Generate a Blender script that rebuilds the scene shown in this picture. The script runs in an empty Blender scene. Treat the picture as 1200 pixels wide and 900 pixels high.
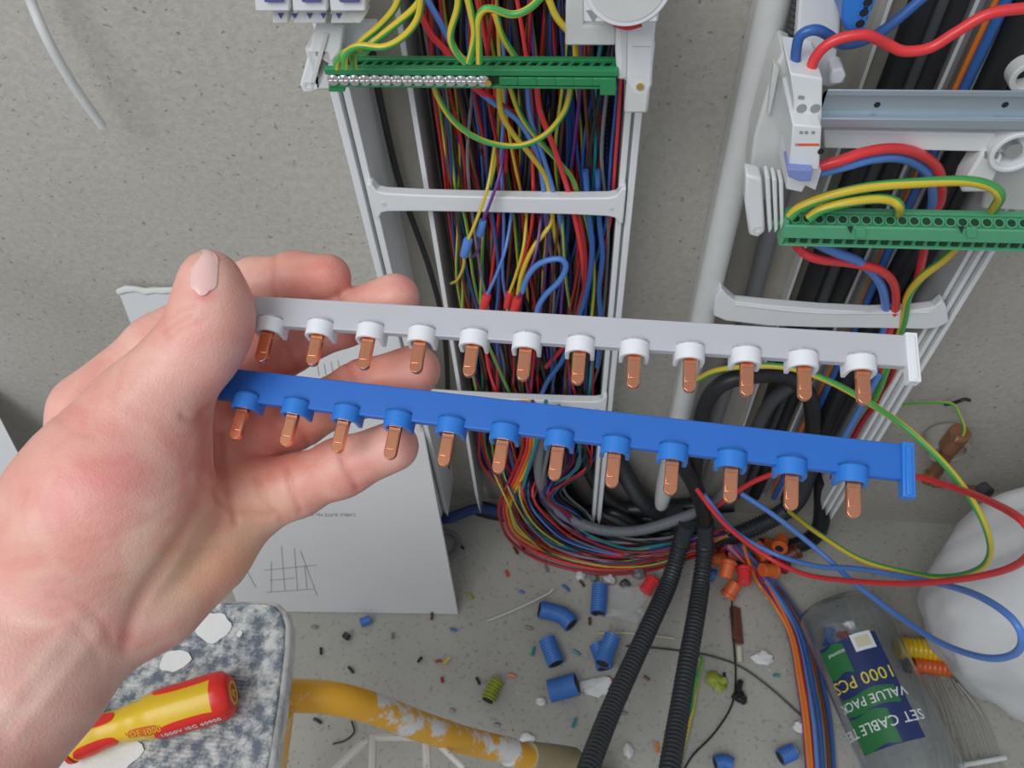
import bpy, bmesh, math, random
import numpy as np
from mathutils import Vector, Matrix, noise
random.seed(7); np.random.seed(7)
SC = bpy.context.scene
COL = SC.collection

# ------------------------------------------------------------------ camera
FPX = 900.0; CAM_D = 0.59; CAM_H = 1.08
CAM = Vector((0, -CAM_D, CAM_H))
def nrm(v): return Vector(v).normalized()
_dn = nrm((50, 690, 900))                       # world down in camera axes (right, down, forward)
_pn = Vector((0, -220, 900)).cross(Vector((100, -218, 900)))
_ax = _pn.cross(_dn).normalized()
if _ax.x < 0: _ax = -_ax
_up = -_dn
_ay = _up.cross(_ax).normalized()
if _ay.z < 0: _ay = -_ay
def c2w(v):                                     # camera axes direction -> world direction
    v = Vector(v); return Vector((v.dot(_ax), v.dot(_ay), v.dot(_up)))
cam_d = bpy.data.cameras.new('camera'); cam_d.sensor_width = 36; cam_d.lens = 36*FPX/1200
cam_d.clip_start = 0.01
cam_d.dof.use_dof = True; cam_d.dof.focus_distance = 0.29; cam_d.dof.aperture_fstop = 42
cam = bpy.data.objects.new('camera', cam_d); COL.objects.link(cam)
_r, _u, _b = c2w((1, 0, 0)), c2w((0, -1, 0)), c2w((0, 0, -1))
cam.matrix_world = Matrix(((_r.x, _u.x, _b.x, CAM.x), (_r.y, _u.y, _b.y, CAM.y), (_r.z, _u.z, _b.z, CAM.z), (0, 0, 0, 1)))
SC.camera = cam

# ------------------------------------------------------------------ light
w = bpy.data.worlds.new('world'); SC.world = w; w.use_nodes = True
w.node_tree.nodes['Background'].inputs[0].default_value = (0.80, 0.88, 1.0, 1)
w.node_tree.nodes['Background'].inputs[1].default_value = 0.42
def area(name, loc, target, sx, sy, power, col):
    l = bpy.data.lights.new(name, 'AREA'); l.shape = 'RECTANGLE'; l.size = sx; l.size_y = sy
    l.energy = power; l.color = col
    o = bpy.data.objects.new(name, l); COL.objects.link(o); o.location = loc
    o.rotation_euler = (Vector(target)-Vector(loc)).to_track_quat('-Z', 'Y').to_euler()
    return o
area('window_daylight', (-0.75, -1.25, 2.15), (-0.30, 0, 0.55), 1.2, 1.0, 23, (0.96, 0.98, 1.0))
area('overhead_light', (0.6, -1.5, 2.4), (0.1, 0, 0.5), 1.0, 1.0, 2.6, (1.0, 0.98, 0.95))  # weak second light from above
SC.view_settings.view_transform = 'Standard'; SC.view_settings.look = 'None'
SC.view_settings.gamma = 1.0; SC.view_settings.use_curve_mapping = False
SC.view_settings.exposure = 0.0

# ------------------------------------------------------------------ placing helpers
def ray(px, py): return c2w(((px-600)/FPX, (py-450)/FPX, 1.0))
def W(px, py, y=0.0):                           # point on the vertical plane y
    r = ray(px, py); t = (y-CAM.y)/r.y; return CAM + r*t
def F(px, py, z=0.0):                           # point on the horizontal plane z
    r = ray(px, py); t = (z-CAM.z)/r.z; return CAM + r*t
def WF(px, py, y, zmin=.006):                   # the same, but resting on the floor where the plane would pass below it
    p = W(px, py, y); return F(px, py, zmin) if p.z < zmin else p
def K(px, py, Z): return CAM + ray(px, py)*Z    # point at a depth from the camera

# ------------------------------------------------------------------ materials
def new_mat(name):
    m = bpy.data.materials.new(name); m.use_nodes = True
    nt = m.node_tree; return m, nt, nt.nodes['Principled BSDF']
def mat(name, col, rough=0.5, metal=0.0, var=0.0, scale=60, bump=0.0, bscale=200, spec=None, sss=0, trans=0, alpha=None, ior=None):
    m, nt, b = new_mat(name)
    b.inputs['Base Color'].default_value = (*col, 1); b.inputs['Roughness'].default_value = rough
    b.inputs['Metallic'].default_value = metal
    if spec is not None: b.inputs['Specular IOR Level'].default_value = spec
    if trans: b.inputs['Transmission Weight'].default_value = trans
    if ior: b.inputs['IOR'].default_value = ior
    if sss:
        b.inputs['Subsurface Weight'].default_value = sss; b.inputs['Subsurface Scale'].default_value = 0.004
    tc = nt.nodes.new('ShaderNodeTexCoord')
    n = nt.nodes.new('ShaderNodeTexNoise'); n.inputs['Scale'].default_value = scale; n.inputs['Detail'].default_value = 4
    nt.links.new(tc.outputs['Object'], n.inputs['Vector'])
    mx = nt.nodes.new('ShaderNodeMix'); mx.data_type = 'RGBA'
    v = max(var, 0.04)
    mx.inputs['A'].default_value = (*[c*(1-v) for c in col], 1); mx.inputs['B'].default_value = (*[min(1, c*(1+v)) for c in col], 1)
    nt.links.new(n.outputs['Fac'], mx.inputs['Factor']); nt.links.new(mx.outputs['Result'], b.inputs['Base Color'])
    if bump:
        n2 = nt.nodes.new('ShaderNodeTexNoise'); n2.inputs['Scale'].default_value = bscale; n2.inputs['Detail'].default_value = 3
        nt.links.new(tc.outputs['Object'], n2.inputs['Vector'])
        bp = nt.nodes.new('ShaderNodeBump'); bp.inputs['Strength'].default_value = bump; bp.inputs['Distance'].default_value = 0.001
        nt.links.new(n2.outputs['Fac'], bp.inputs['Height']); nt.links.new(bp.outputs['Normal'], b.inputs['Normal'])
    return m
M = {}
M['white'] = mat('white_plastic', (.78, .79, .79), .38)
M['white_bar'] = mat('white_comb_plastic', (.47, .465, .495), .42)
M['white_collar'] = mat('white_collar_plastic', (.74, .75, .77), .4)  # same plastic as the bar, coloured brighter as if lit from above
M['ivory'] = mat('off_white_plastic', (.66, .66, .64), .45, var=.06)
M['greyplastic'] = mat('trunking_back_plastic', (.40, .375, .32), .6, var=.06)
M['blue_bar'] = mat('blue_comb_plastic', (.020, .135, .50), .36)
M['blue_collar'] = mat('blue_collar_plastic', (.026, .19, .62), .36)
M['green'] = mat('green_plastic', (.025, .24, .085), .38)
M['green_light'] = mat('light_green_plastic', (.10, .40, .20), .38)
M['dark_green'] = mat('hole_green', (.008, .05, .022), .6)
M['dark'] = mat('dark_opening', (.012, .012, .014), .7)
M['steel'] = mat('zinc_plated_steel', (.52, .60, .66), .38, metal=.75)
M['screw'] = mat('screw_metal', (.72, .72, .72), .28, metal=.9)
M['brass'] = mat('brass', (.8, .55, .2), .3, metal=.9)
M['copper'] = mat('copper', (.90, .37, .20), .22, metal=.95, var=.12, scale=250)
M['copper_pipe'] = mat('aged_copper', (.45, .22, .12), .4, metal=.7, var=.3)
M['black'] = mat('black_rubber', (.016, .017, .019), .42)
M['black_corr'] = mat('black_corrugated', (.028, .032, .036), .42)
M['grey_corr'] = mat('grey_corrugated', (.17, .18, .19), .45)
M['darkgrey'] = mat('dark_grey_sheath', (.06, .062, .068), .5)
WC = {'red': (.36, .018, .022), 'bright_red': (.78, .045, .05), 'blue': (.035, .12, .38), 'dark_blue': (.02, .045, .17),  # red and blue lowered to carry the shade inside the duct
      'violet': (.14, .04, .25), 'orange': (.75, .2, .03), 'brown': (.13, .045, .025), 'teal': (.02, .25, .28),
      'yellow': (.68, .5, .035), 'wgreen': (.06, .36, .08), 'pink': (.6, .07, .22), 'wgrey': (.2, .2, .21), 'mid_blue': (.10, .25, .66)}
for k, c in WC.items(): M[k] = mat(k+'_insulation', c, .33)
M['conduit_blue'] = mat('blue_conduit_plastic', (.05, .17, .50), .4, var=.1)
M['lime'] = mat('lime_green_conduit', (.33, .38, .04), .4)
M['paper'] = mat('white_paper', (.74, .74, .73), .7)
M['chalk'] = mat('plaster_white', (.72, .72, .70), .85, var=.1, bump=.4, bscale=300)
M['board'] = mat('white_board', (.66, .66, .65), .7, var=.04, scale=12)
M['ink'] = mat('grey_ink', (.30, .30, .31), .7)
M['orange_junk'] = mat('orange_plastic', (.72, .14, .03), .35)
M['sd_yellow'] = mat('yellow_handle', (.74, .48, .015), .35)
M['sd_red'] = mat('red_handle', (.72, .025, .015), .33)
M['sd_red2'] = mat('faded_red_print', (.62, .12, .02), .4)
M['nail'] = mat('fingernail', (.80, .50, .46), .22, sss=.2)
M['navy'] = mat('navy_label', (.014, .028, .12), .35)
M['label_green'] = mat('green_label', (.02, .16, .045), .35)
M['label_yellow'] = mat('yellow_print', (.7, .6, .05), .5)
M['label_white'] = mat('white_print', (.72, .75, .74), .5)
M['cream'] = mat('cream_plastic', (.62, .56, .42), .55)
M['film'] = mat('clear_film', (.85, .88, .9), .12); M['film'].node_tree.nodes['Principled BSDF'].inputs['Alpha'].default_value = .16
M['tie'] = mat('translucent_tie', (.34, .32, .28), .35)
M['rubber_foot'] = mat('grey_rubber_foot', (.36, .31, .18), .7, var=.2)
M['print_blue'] = mat('indigo_plastic', (.10, .11, .33), .4)
M['toggle_blue'] = mat('pale_blue_toggle', (.22, .28, .58), .4)

def m_glass():
    m, nt, b = new_mat('clear_jar_plastic')
    b.inputs['Base Color'].default_value = (.93, .96, .98, 1); b.inputs['Roughness'].default_value = .06
    b.inputs['Transmission Weight'].default_value = 1.0; b.inputs['IOR'].default_value = 1.12
    b.inputs['Specular IOR Level'].default_value = 1.0
    b.inputs['Coat Weight'].default_value = .7; b.inputs['Coat Roughness'].default_value = .12; b.inputs['Coat IOR'].default_value = 1.6
    return m
M['glass'] = m_glass()

def m_wall():
    m, nt, b = new_mat('rough_cement_plaster'); L = nt.links.new; N = nt.nodes.new
    tc = N('ShaderNodeTexCoord')
    big = N('ShaderNodeTexNoise'); big.inputs['Scale'].default_value = 3.5; big.inputs['Detail'].default_value = 3
    fine = N('ShaderNodeTexNoise'); fine.inputs['Scale'].default_value = 130; fine.inputs['Detail'].default_value = 5; fine.inputs['Roughness'].default_value = .65
    pit = N('ShaderNodeTexNoise'); pit.inputs['Scale'].default_value = 150; pit.inputs['Detail'].default_value = 2
    for n in (big, fine, pit): L(tc.outputs['Object'], n.inputs['Vector'])
    r1 = N('ShaderNodeValToRGB'); r1.color_ramp.elements[0].position = .3; r1.color_ramp.elements[1].position = .7
    r1.color_ramp.elements[0].color = (.47, .435, .38, 1); r1.color_ramp.elements[1].color = (.54, .515, .465, 1)
    L(big.outputs['Fac'], r1.inputs[0])
    r2 = N('ShaderNodeValToRGB'); r2.color_ramp.elements[0].position = .27; r2.color_ramp.elements[1].position = .36
    r2.color_ramp.elements[0].color = (.60, .60, .60, 1); r2.color_ramp.elements[1].color = (1, 1, 1, 1)
    L(pit.outputs['Fac'], r2.inputs[0])
    r3 = N('ShaderNodeValToRGB'); r3.color_ramp.elements[0].position = .3; r3.color_ramp.elements[1].position = .7
    r3.color_ramp.elements[0].color = (.86, .86, .86, 1); r3.color_ramp.elements[1].color = (1.06, 1.06, 1.06, 1)
    L(fine.outputs['Fac'], r3.inputs[0])
    a = N('ShaderNodeMix'); a.data_type = 'RGBA'; a.blend_type = 'MULTIPLY'; a.inputs['Factor'].default_value = 1
    c = N('ShaderNodeMix'); c.data_type = 'RGBA'; c.blend_type = 'MULTIPLY'; c.inputs['Factor'].default_value = 1
    L(r1.outputs[0], a.inputs['A']); L(r2.outputs[0], a.inputs['B'])
    L(a.outputs['Result'], c.inputs['A']); L(r3.outputs[0], c.inputs['B']); L(c.outputs['Result'], b.inputs['Base Color'])
    b.inputs['Roughness'].default_value = .9
    ad = N('ShaderNodeMath'); ad.operation = 'ADD'; L(r2.outputs[0], ad.inputs[0]); L(fine.outputs['Fac'], ad.inputs[1])
    bp = N('ShaderNodeBump'); bp.inputs['Strength'].default_value = .8; bp.inputs['Distance'].default_value = .0016
    L(ad.outputs[0], bp.inputs['Height']); L(bp.outputs['Normal'], b.inputs['Normal'])
    return m
M['wall'] = m_wall()
def m_floor():
    m, nt, b = new_mat('dusty_screed'); L = nt.links.new; N = nt.nodes.new
    tc = N('ShaderNodeTexCoord')
    big = N('ShaderNodeTexNoise'); big.inputs['Scale'].default_value = 7; big.inputs['Detail'].default_value = 6
    sp = N('ShaderNodeTexNoise'); sp.inputs['Scale'].default_value = 160; sp.inputs['Detail'].default_value = 3
    for n in (big, sp): L(tc.outputs['Object'], n.inputs['Vector'])
    r1 = N('ShaderNodeValToRGB'); r1.color_ramp.elements[0].position = .3; r1.color_ramp.elements[1].position = .72
    r1.color_ramp.elements[0].color = (.37, .355, .31, 1); r1.color_ramp.elements[1].color = (.46, .445, .395, 1)
    L(big.outputs['Fac'], r1.inputs[0])
    r2 = N('ShaderNodeValToRGB'); r2.color_ramp.elements[0].position = .3; r2.color_ramp.elements[1].position = .42
    r2.color_ramp.elements[0].color = (.72, .72, .72, 1); r2.color_ramp.elements[1].color = (1, 1, 1, 1)
    L(sp.outputs['Fac'], r2.inputs[0])
    a = N('ShaderNodeMix'); a.data_type = 'RGBA'; a.blend_type = 'MULTIPLY'; a.inputs['Factor'].default_value = 1
    L(r1.outputs[0], a.inputs['A']); L(r2.outputs[0], a.inputs['B']); L(a.outputs['Result'], b.inputs['Base Color'])
    b.inputs['Roughness'].default_value = .8
    bp = N('ShaderNodeBump'); bp.inputs['Strength'].default_value = .35; bp.inputs['Distance'].default_value = .001
    L(sp.outputs['Fac'], bp.inputs['Height']); L(bp.outputs['Normal'], b.inputs['Normal'])
    return m
M['floor'] = m_floor()
def m_patchy(name, base, over, scale, lo, hi, rough=.7, detail=8, bump=.5):
    m, nt, b = new_mat(name); L = nt.links.new; N = nt.nodes.new
    tc = N('ShaderNodeTexCoord')
    n = N('ShaderNodeTexNoise'); n.inputs['Scale'].default_value = scale; n.inputs['Detail'].default_value = detail; n.inputs['Roughness'].default_value = .68
    L(tc.outputs['Object'], n.inputs['Vector'])
    r = N('ShaderNodeValToRGB'); r.color_ramp.elements[0].position = lo; r.color_ramp.elements[1].position = hi
    r.color_ramp.elements[0].color = (*base, 1); r.color_ramp.elements[1].color = (*over, 1)
    L(n.outputs['Fac'], r.inputs[0]); L(r.outputs[0], b.inputs['Base Color'])
    bp = N('ShaderNodeBump'); bp.inputs['Strength'].default_value = bump; bp.inputs['Distance'].default_value = .001
    L(n.outputs['Fac'], bp.inputs['Height']); L(bp.outputs['Normal'], b.inputs['Normal'])
    b.inputs['Roughness'].default_value = rough
    return m
M['tread'] = m_patchy('worn_grey_tread', (.13, .155, .19), (.60, .60, .57), 110, .42, .62)
M['tread_edge'] = m_patchy('plaster_crusted_edge', (.38, .38, .37), (.72, .71, .69), 50, .35, .55)
M['yellow_tube'] = m_patchy('yellow_paint_with_plaster', (.80, .40, .025), (.74, .72, .68), 22, .56, .62, .4)
M['yellow_tube_worn'] = m_patchy('worn_yellow_paint', (.70, .69, .66), (.74, .38, .03), 24, .44, .50, .5)
M['splashed'] = m_patchy('plaster_splashed_metal', (.62, .61, .57), (.22, .20, .17), 60, .58, .66, .7)

def m_skin():
    m, nt, b = new_mat('skin'); L = nt.links.new; N = nt.nodes.new
    tc = N('ShaderNodeTexCoord'); at = N('ShaderNodeAttribute'); at.attribute_name = 'tone'
    n1 = N('ShaderNodeTexNoise'); n1.inputs['Scale'].default_value = 55; n1.inputs['Detail'].default_value = 5; n1.inputs['Distortion'].default_value = .8
    n2 = N('ShaderNodeTexNoise'); n2.inputs['Scale'].default_value = 900; n2.inputs['Detail'].default_value = 3
    v = N('ShaderNodeTexVoronoi'); v.inputs['Scale'].default_value = 1100
    for n in (n1, n2, v): L(tc.outputs['Object'], n.inputs['Vector'])
    r = N('ShaderNodeValToRGB'); r.color_ramp.elements[0].position = .36; r.color_ramp.elements[1].position = .66
    r.color_ramp.elements[0].color = (1.07, 1.08, 1.06, 1); r.color_ramp.elements[1].color = (.99, .78, .78, 1)
    L(n1.outputs['Fac'], r.inputs[0])
    a = N('ShaderNodeMix'); a.data_type = 'RGBA'; a.blend_type = 'MULTIPLY'; a.inputs['Factor'].default_value = 1
    L(at.outputs['Color'], a.inputs['A']); L(r.outputs[0], a.inputs['B']); L(a.outputs['Result'], b.inputs['Base Color'])
    b.inputs['Roughness'].default_value = .46; b.inputs['Specular IOR Level'].default_value = .4
    b.inputs['Subsurface Weight'].default_value = .22; b.inputs['Subsurface Scale'].default_value = .006
    b.inputs['Subsurface Radius'].default_value = (1.0, .35, .2)
    s = N('ShaderNodeMath'); s.operation = 'ADD'; L(n2.outputs['Fac'], s.inputs[0]); L(v.outputs['Distance'], s.inputs[1])
    bp = N('ShaderNodeBump'); bp.inputs['Strength'].default_value = .22; bp.inputs['Distance'].default_value = .0004
    L(s.outputs[0], bp.inputs['Height']); L(bp.outputs['Normal'], b.inputs['Normal'])
    return m
M['skin'] = m_skin()

# ------------------------------------------------------------------ mesh builder
def catmull(pts, n=5):
    P = [Vector(p) for p in pts]
    if len(P) < 3: return [P[0].lerp(P[1], i/n) for i in range(n+1)] if n > 1 else P
    out = []
    for i in range(len(P)-1):
        p0 = P[i-1] if i else P[0]*2-P[1]; p1, p2 = P[i], P[i+1]; p3 = P[i+2] if i+2 < len(P) else P[-1]*2-P[-2]
        for k in range(n):
            t = k/n
            out.append(0.5*((2*p1)+(-p0+p2)*t+(2*p0-5*p1+4*p2-p3)*t*t+(-p0+3*p1-3*p2+p3)*t**3))
    out.append(P[-1]); return out
def frames(P):
    T = [(P[min(i+1, len(P)-1)]-P[max(i-1, 0)]).normalized() for i in range(len(P))]
    u = T[0].orthogonal().normalized(); U = []
    for t in T:
        u = (u-t*u.dot(t)); u = u.normalized() if u.length > 1e-6 else t.orthogonal().normalized(); U.append(u)
    return T, U
class MB:
    def __init__(s): s.v = []; s.f = []; s.m = []
    def add(s, vs, fs, mi=0):
        o = len(s.v); s.v += [tuple(x) for x in vs]; s.f += [tuple(i+o for i in f) for f in fs]
        s.m += (mi if isinstance(mi, list) else [mi]*len(fs)); return s
    def hexa(s, q, mi=0):                       # q: 8 corners, 0-3 one face, 4-7 the opposite
        return s.add(q, [(0, 3, 2, 1), (4, 5, 6, 7), (0, 1, 5, 4), (1, 2, 6, 5), (2, 3, 7, 6), (3, 0, 4, 7)], mi)
    def box(s, c, dx, dy, dz, mi=0, X=(1, 0, 0), Y=(0, 1, 0), Z=(0, 0, 1)):
        c = Vector(c); X = Vector(X)*dx/2; Y = Vector(Y)*dy/2; Z = Vector(Z)*dz/2
        return s.hexa([c-X-Y-Z, c+X-Y-Z, c+X+Y-Z, c-X+Y-Z, c-X-Y+Z, c+X-Y+Z, c+X+Y+Z, c-X+Y+Z], mi)
    def prism(s, pts, off, mi=0):               # polygon extruded by a vector
        n = len(pts); off = Vector(off); A = [Vector(p) for p in pts]; B = [p+off for p in A]
        return s.add(A+B, [tuple(range(n)), tuple(range(2*n-1, n-1, -1))]+[(i, i+n, (i+1) % n+n, (i+1) % n) for i in range(n)], mi)
    def tube(s, pts, r, seg=8, mi=0, n=5, cap=True, smooth=True, stripe=None, twist=0.0):
        P = catmull(pts, n) if smooth else [Vector(p) for p in pts]
        T, U = frames(P); vs = []; k = len(P)
        for i, p in enumerate(P):
            rr = r(i/(k-1), i) if callable(r) else r
            B = T[i].cross(U[i])
            for j in range(seg):
                a = 2*math.pi*j/seg+twist*i; vs.append(p+(U[i]*math.cos(a)+B*math.sin(a))*rr)
        fs = []; ms = []
        for i in range(k-1):
            for j in range(seg):
                fs.append((i*seg+j, i*seg+(j+1) % seg, (i+1)*seg+(j+1) % seg, (i+1)*seg+j))
                ms.append(stripe(j) if stripe else mi)
        if cap:
            fs += [tuple(range(seg-1, -1, -1)), tuple((k-1)*seg+j for j in range(seg))]; ms += [mi, mi]
        return s.add(vs, fs, ms)
    def cyl(s, a, b, r, seg=16, mi=0, r2=None):
        r2 = r if r2 is None else r2
        return s.tube([a, b], lambda t, i: r+(r2-r)*t, seg, mi, smooth=False)
    def ring(s, a, b, ro, ri, seg=20, mi=0):    # hollow collar from a to b
        a, b = Vector(a), Vector(b); t = (b-a).normalized(); u = t.orthogonal().normalized(); w_ = t.cross(u); vs = []
        for p, r in ((a, ro), (b, ro), (b, ri), (a, ri)):
            vs += [p+(u*math.cos(2*math.pi*j/seg)+w_*math.sin(2*math.pi*j/seg))*r for j in range(seg)]
        fs = [(q*seg+j, q*seg+(j+1) % seg, ((q+1) % 4)*seg+(j+1) % seg, ((q+1) % 4)*seg+j) for q in range(4) for j in range(seg)]
        return s.add(vs, fs, mi)
    def wp(s, pix, y, t, mi=0):                 # outline on the plane y, thickness t towards the wall
        return s.prism([W(a, b, y) for a, b in pix], (0, t, 0), mi)
    def build(s, name, mats, parent=None, bevel=0, smooth=True, angle=40):
        me = bpy.data.meshes.new(name); me.from_pydata(s.v, [], s.f); me.validate(); 
        mats = mats if isinstance(mats, (list, tuple)) else [mats]
        for m in mats: me.materials.append(M[m] if isinstance(m, str) else m)
        if len(me.polygons) == len(s.m): me.polygons.foreach_set('material_index', s.m)
        bm = bmesh.new(); bm.from_mesh(me); bmesh.ops.recalc_face_normals(bm, faces=bm.faces); bm.to_mesh(me); bm.free()
        if smooth:
            me.polygons.foreach_set('use_smooth', [True]*len(me.polygons)); me.set_sharp_from_angle(angle=math.radians(angle))
        me.update()
        o = bpy.data.objects.new(name, me); COL.objects.link(o)
        if bevel:
            b = o.modifiers.new('bevel', 'BEVEL'); b.width = bevel; b.segments = 2; b.limit_method = 'ANGLE'; b.angle_limit = .6
        if parent is not None:
            o.parent = parent
            o.matrix_parent_inverse = parent.matrix_world.inverted() if parent.type != 'EMPTY' else Matrix.Translation(-parent.location)
        return o
def tag(o, label=None, cat=None, group=None, kind=None):
    if label: o['label'] = label
    if cat: o['category'] = cat
    if group: o['group'] = group
    if kind: o['kind'] = kind
    return o
def thing(name, loc, label, cat, group=None):
    o = bpy.data.objects.new(name, None); o.empty_display_size = .02; COL.objects.link(o); o.location = loc
    return tag(o, label, cat, group)
def copy_tree(o, parent=None):
    c = o.copy(); COL.objects.link(c)
    if parent is not None: c.parent = parent
    for ch in list(o.children): copy_tree(ch, c)
    return c
def wire(name, pts, r, col, label, group=None, cat='wire', seg=8, n=6, twist=.05, parent=None):
    mb = MB()
    if col == 'gy':
        seg = 12; mb.tube(pts, r, seg, n=n, stripe=lambda j: 1 if (j % 6) < 3 else 0, twist=twist)
        o = mb.build(name, ['yellow', 'wgreen'])
    else:
        mb.tube(pts, r, seg, n=n); o = mb.build(name, col)
    return tag(o, label, cat, group)
def text_mesh(name, s, size, m, parent, fn, ext=0.00015):
    # lettering laid out flat, then carried to its place by fn(x, y, z)
    cu = bpy.data.curves.new('t', 'FONT'); cu.body = s; cu.size = size; cu.extrude = ext; cu.align_x = 'CENTER'; cu.align_y = 'CENTER'; cu.resolution_u = 2
    to = bpy.data.objects.new('t', cu); COL.objects.link(to)
    dg = bpy.context.evaluated_depsgraph_get(); dg.update()
    me = bpy.data.meshes.new_from_object(to.evaluated_get(dg))
    bpy.data.objects.remove(to); bpy.data.curves.remove(cu)
    me.name = name
    for v in me.vertices: v.co = fn(*v.co)
    me.materials.clear(); me.materials.append(M[m])
    o = bpy.data.objects.new(name, me); COL.objects.link(o)
    if parent is not None:
        o.parent = parent
        o.matrix_parent_inverse = parent.matrix_world.inverted() if parent.type != 'EMPTY' else Matrix.Translation(-parent.location)
    return o

# ------------------------------------------------------------------ setting
def flat_grid(name, p0, ux, uy, nx, ny, m, amp):
    mb = MB(); vs = []
    nrmv = Vector(ux).cross(Vector(uy)).normalized()
    for j in range(ny+1):
        for i in range(nx+1):
            p = Vector(p0)+Vector(ux)*(i/nx)+Vector(uy)*(j/ny)
            vs.append(p+nrmv*noise.noise(p*9)*amp)
    fs = [(j*(nx+1)+i, j*(nx+1)+i+1, (j+1)*(nx+1)+i+1, (j+1)*(nx+1)+i) for j in range(ny) for i in range(nx)]
    return tag(mb.add(vs, fs).build(name, m), kind='structure')
o = flat_grid('wall_back', (-2.2, 0.0, -.02), (5, 0, 0), (0, 0, 2.8), 120, 70, 'wall', .0012)
o = flat_grid('floor', (-2.2, -2.2, -.0012), (5, 0, 0), (0, 2.22, 0), 100, 50, 'floor', .001)
# ------------------------------------------------------------------ comb busbars held in the hand
def comb_bar(name, label, t1, t12, z1, z12, half_l, half_r, mbar, mcol, hgt, off):
    A = Vector(K(*t1, z1)); B = Vector(K(*t12, z12)); b = (B-A).normalized()
    p = c2w((-.151, .928, -.341)); p = (p-b*p.dot(b)).normalized(); n = b.cross(p).normalized()
    if n.dot(CAM-A) < 0: n = -n
    root = thing(name, A, label, 'busbar', None)
    def at(s, d, e): return A+b*s+p*d+n*e       # along, down, towards viewer
    L = (B-A).length; pitch = L/11
    mb = MB(); q = lambda s0, s1, d0, d1, e0, e1: [at(s0, d0, e0), at(s1, d0, e0), at(s1, d1, e0), at(s0, d1, e0), at(s0, d0, e1), at(s1, d0, e1), at(s1, d1, e1), at(s0, d1, e1)]
    mb.hexa(q(-half_l, L+half_r, -hgt+off, off, -1.6e-3, 1.6e-3))
    mb.build('strip', mbar, root, bevel=.0004)
    e = MB(); e.hexa(q(L+half_r-.0022, L+half_r+.0016, -hgt+off-.0004, off+.0056, -1.4e-3, 3.0e-3)); e.hexa(q(L+half_r-.0012, L+half_r+.0006, -hgt+off+.001, off+.0050, 2.9e-3, 3.5e-3))
    e.build('end_cap', mcol, root, bevel=.0004)
    e = MB(); e.hexa(q(-half_l-.0010, -half_l+.0022, -hgt+off, off+.0040, -1.4e-3, 2.2e-3)); e.build('end_cap', mcol, root, bevel=.0004)
    proto = None
    for i in range(12):
        s = i*pitch
        if proto is None:
            mb = MB(); ro, ri = .0050, .0035; prof = []
            N = 14
            outer = [(-ro, -.0045)]+[(-ro*math.cos(math.pi*k/N), ro*math.sin(math.pi*k/N)) for k in range(N+1)]+[(ro, -.0045)]
            inner = [(ri, -.0045)]+[(ri*math.cos(math.pi*k/N), ri*math.sin(math.pi*k/N)) for k in range(N+1)]+[(-ri, -.0045)]
            poly = outer+inner; d0, d1 = off-.0030, off+.0030; n_ = len(outer)
            vs = [at(u, d0, v) for u, v in outer+inner[::-1]]+[at(u, d1, v) for u, v in outer+inner[::-1]]
            fs = []
            m2 = 2*n_
            for k in range(n_-1):
                fs += [(k, k+1, k+1+m2, k+m2), (n_+k, n_+k+1, n_+k+1+m2, n_+k+m2), (k, k+1, n_+k+1, n_+k), (m2+k, m2+k+1, m2+n_+k+1, m2+n_+k)]
            fs += [(0, n_, n_+m2, m2), (n_-1, m2-1, m2+m2-1, n_-1+m2)]
            # closed crown above the collar
            mb.add(vs, fs)
            crown = [at(u, d0, v) for u, v in outer]; mb.prism(crown, p*.0012)
            c = mb.build('collar', mcol, root, bevel=.0003, angle=50)
            pm = MB(); wd, th = .0021, .0011; ln = .0175
            prof = [(-wd, off-.001), (wd, off-.001), (wd, off+ln-.0055)]+[(wd*math.cos(a), off+ln-.0055+.0022*math.sin(a)) for a in [math.pi*k/8 for k in range(1, 8)]]+[(-wd, off+ln-.0055)]
            # blade: leaves the collar, steps back, runs to a rounded tip
            pm.prism([at(u, d, .0002) for u, d in prof], n*(2*th))
            pm.prism([at(u*.86, d, .0002+2*th) for u, d in [(-wd, off+.0045), (wd, off+.0045), (wd, off+ln-.0065), (-wd, off+ln-.0065)]], n*.0003)
            pn = pm.build('pin', 'copper', root, bevel=.00055)
            proto = (c, pn)
        else:
            for o in proto:
                k = o.copy(); COL.objects.link(k); k.matrix_parent_inverse = o.matrix_parent_inverse.copy(); k.location = b*s
    return root
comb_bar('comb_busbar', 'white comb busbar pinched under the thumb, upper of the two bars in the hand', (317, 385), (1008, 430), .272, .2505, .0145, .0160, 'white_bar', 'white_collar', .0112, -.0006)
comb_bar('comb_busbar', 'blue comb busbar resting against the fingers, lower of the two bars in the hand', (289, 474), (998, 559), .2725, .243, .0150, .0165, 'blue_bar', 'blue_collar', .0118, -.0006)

# ------------------------------------------------------------------ the hand: one implicit surface, meshed by surface nets
def kc(px, py, Z): return np.array([(px-600)/FPX*Z, (py-450)/FPX*Z, Z], np.float32)
H0 = np.array([-.262, -.052, .165], np.float32); HS = .00095
H1 = np.array([-.018, .175, .335], np.float32)
dims = tuple(int(v) for v in np.ceil((H1-H0)/HS))
GX = [(H0[i]+HS*np.arange(dims[i], dtype=np.float32)) for i in range(3)]
def sub(pts, rad, k):
    lo = np.min([p-r for p, r in zip(pts, rad)], 0)-k; hi = np.max([p+r for p, r in zip(pts, rad)], 0)+k
    a = np.clip(((lo-H0)/HS).astype(int), 0, np.array(dims)-1); b = np.clip(((hi-H0)/HS).astype(int)+2, 1, np.array(dims))
    return tuple(slice(int(a[i]), int(b[i])) for i in range(3))
def smin(a, b, k):
    h = np.maximum(k-np.abs(a-b), 0)/k
    return np.minimum(a, b)-h*h*k*.25
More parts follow.
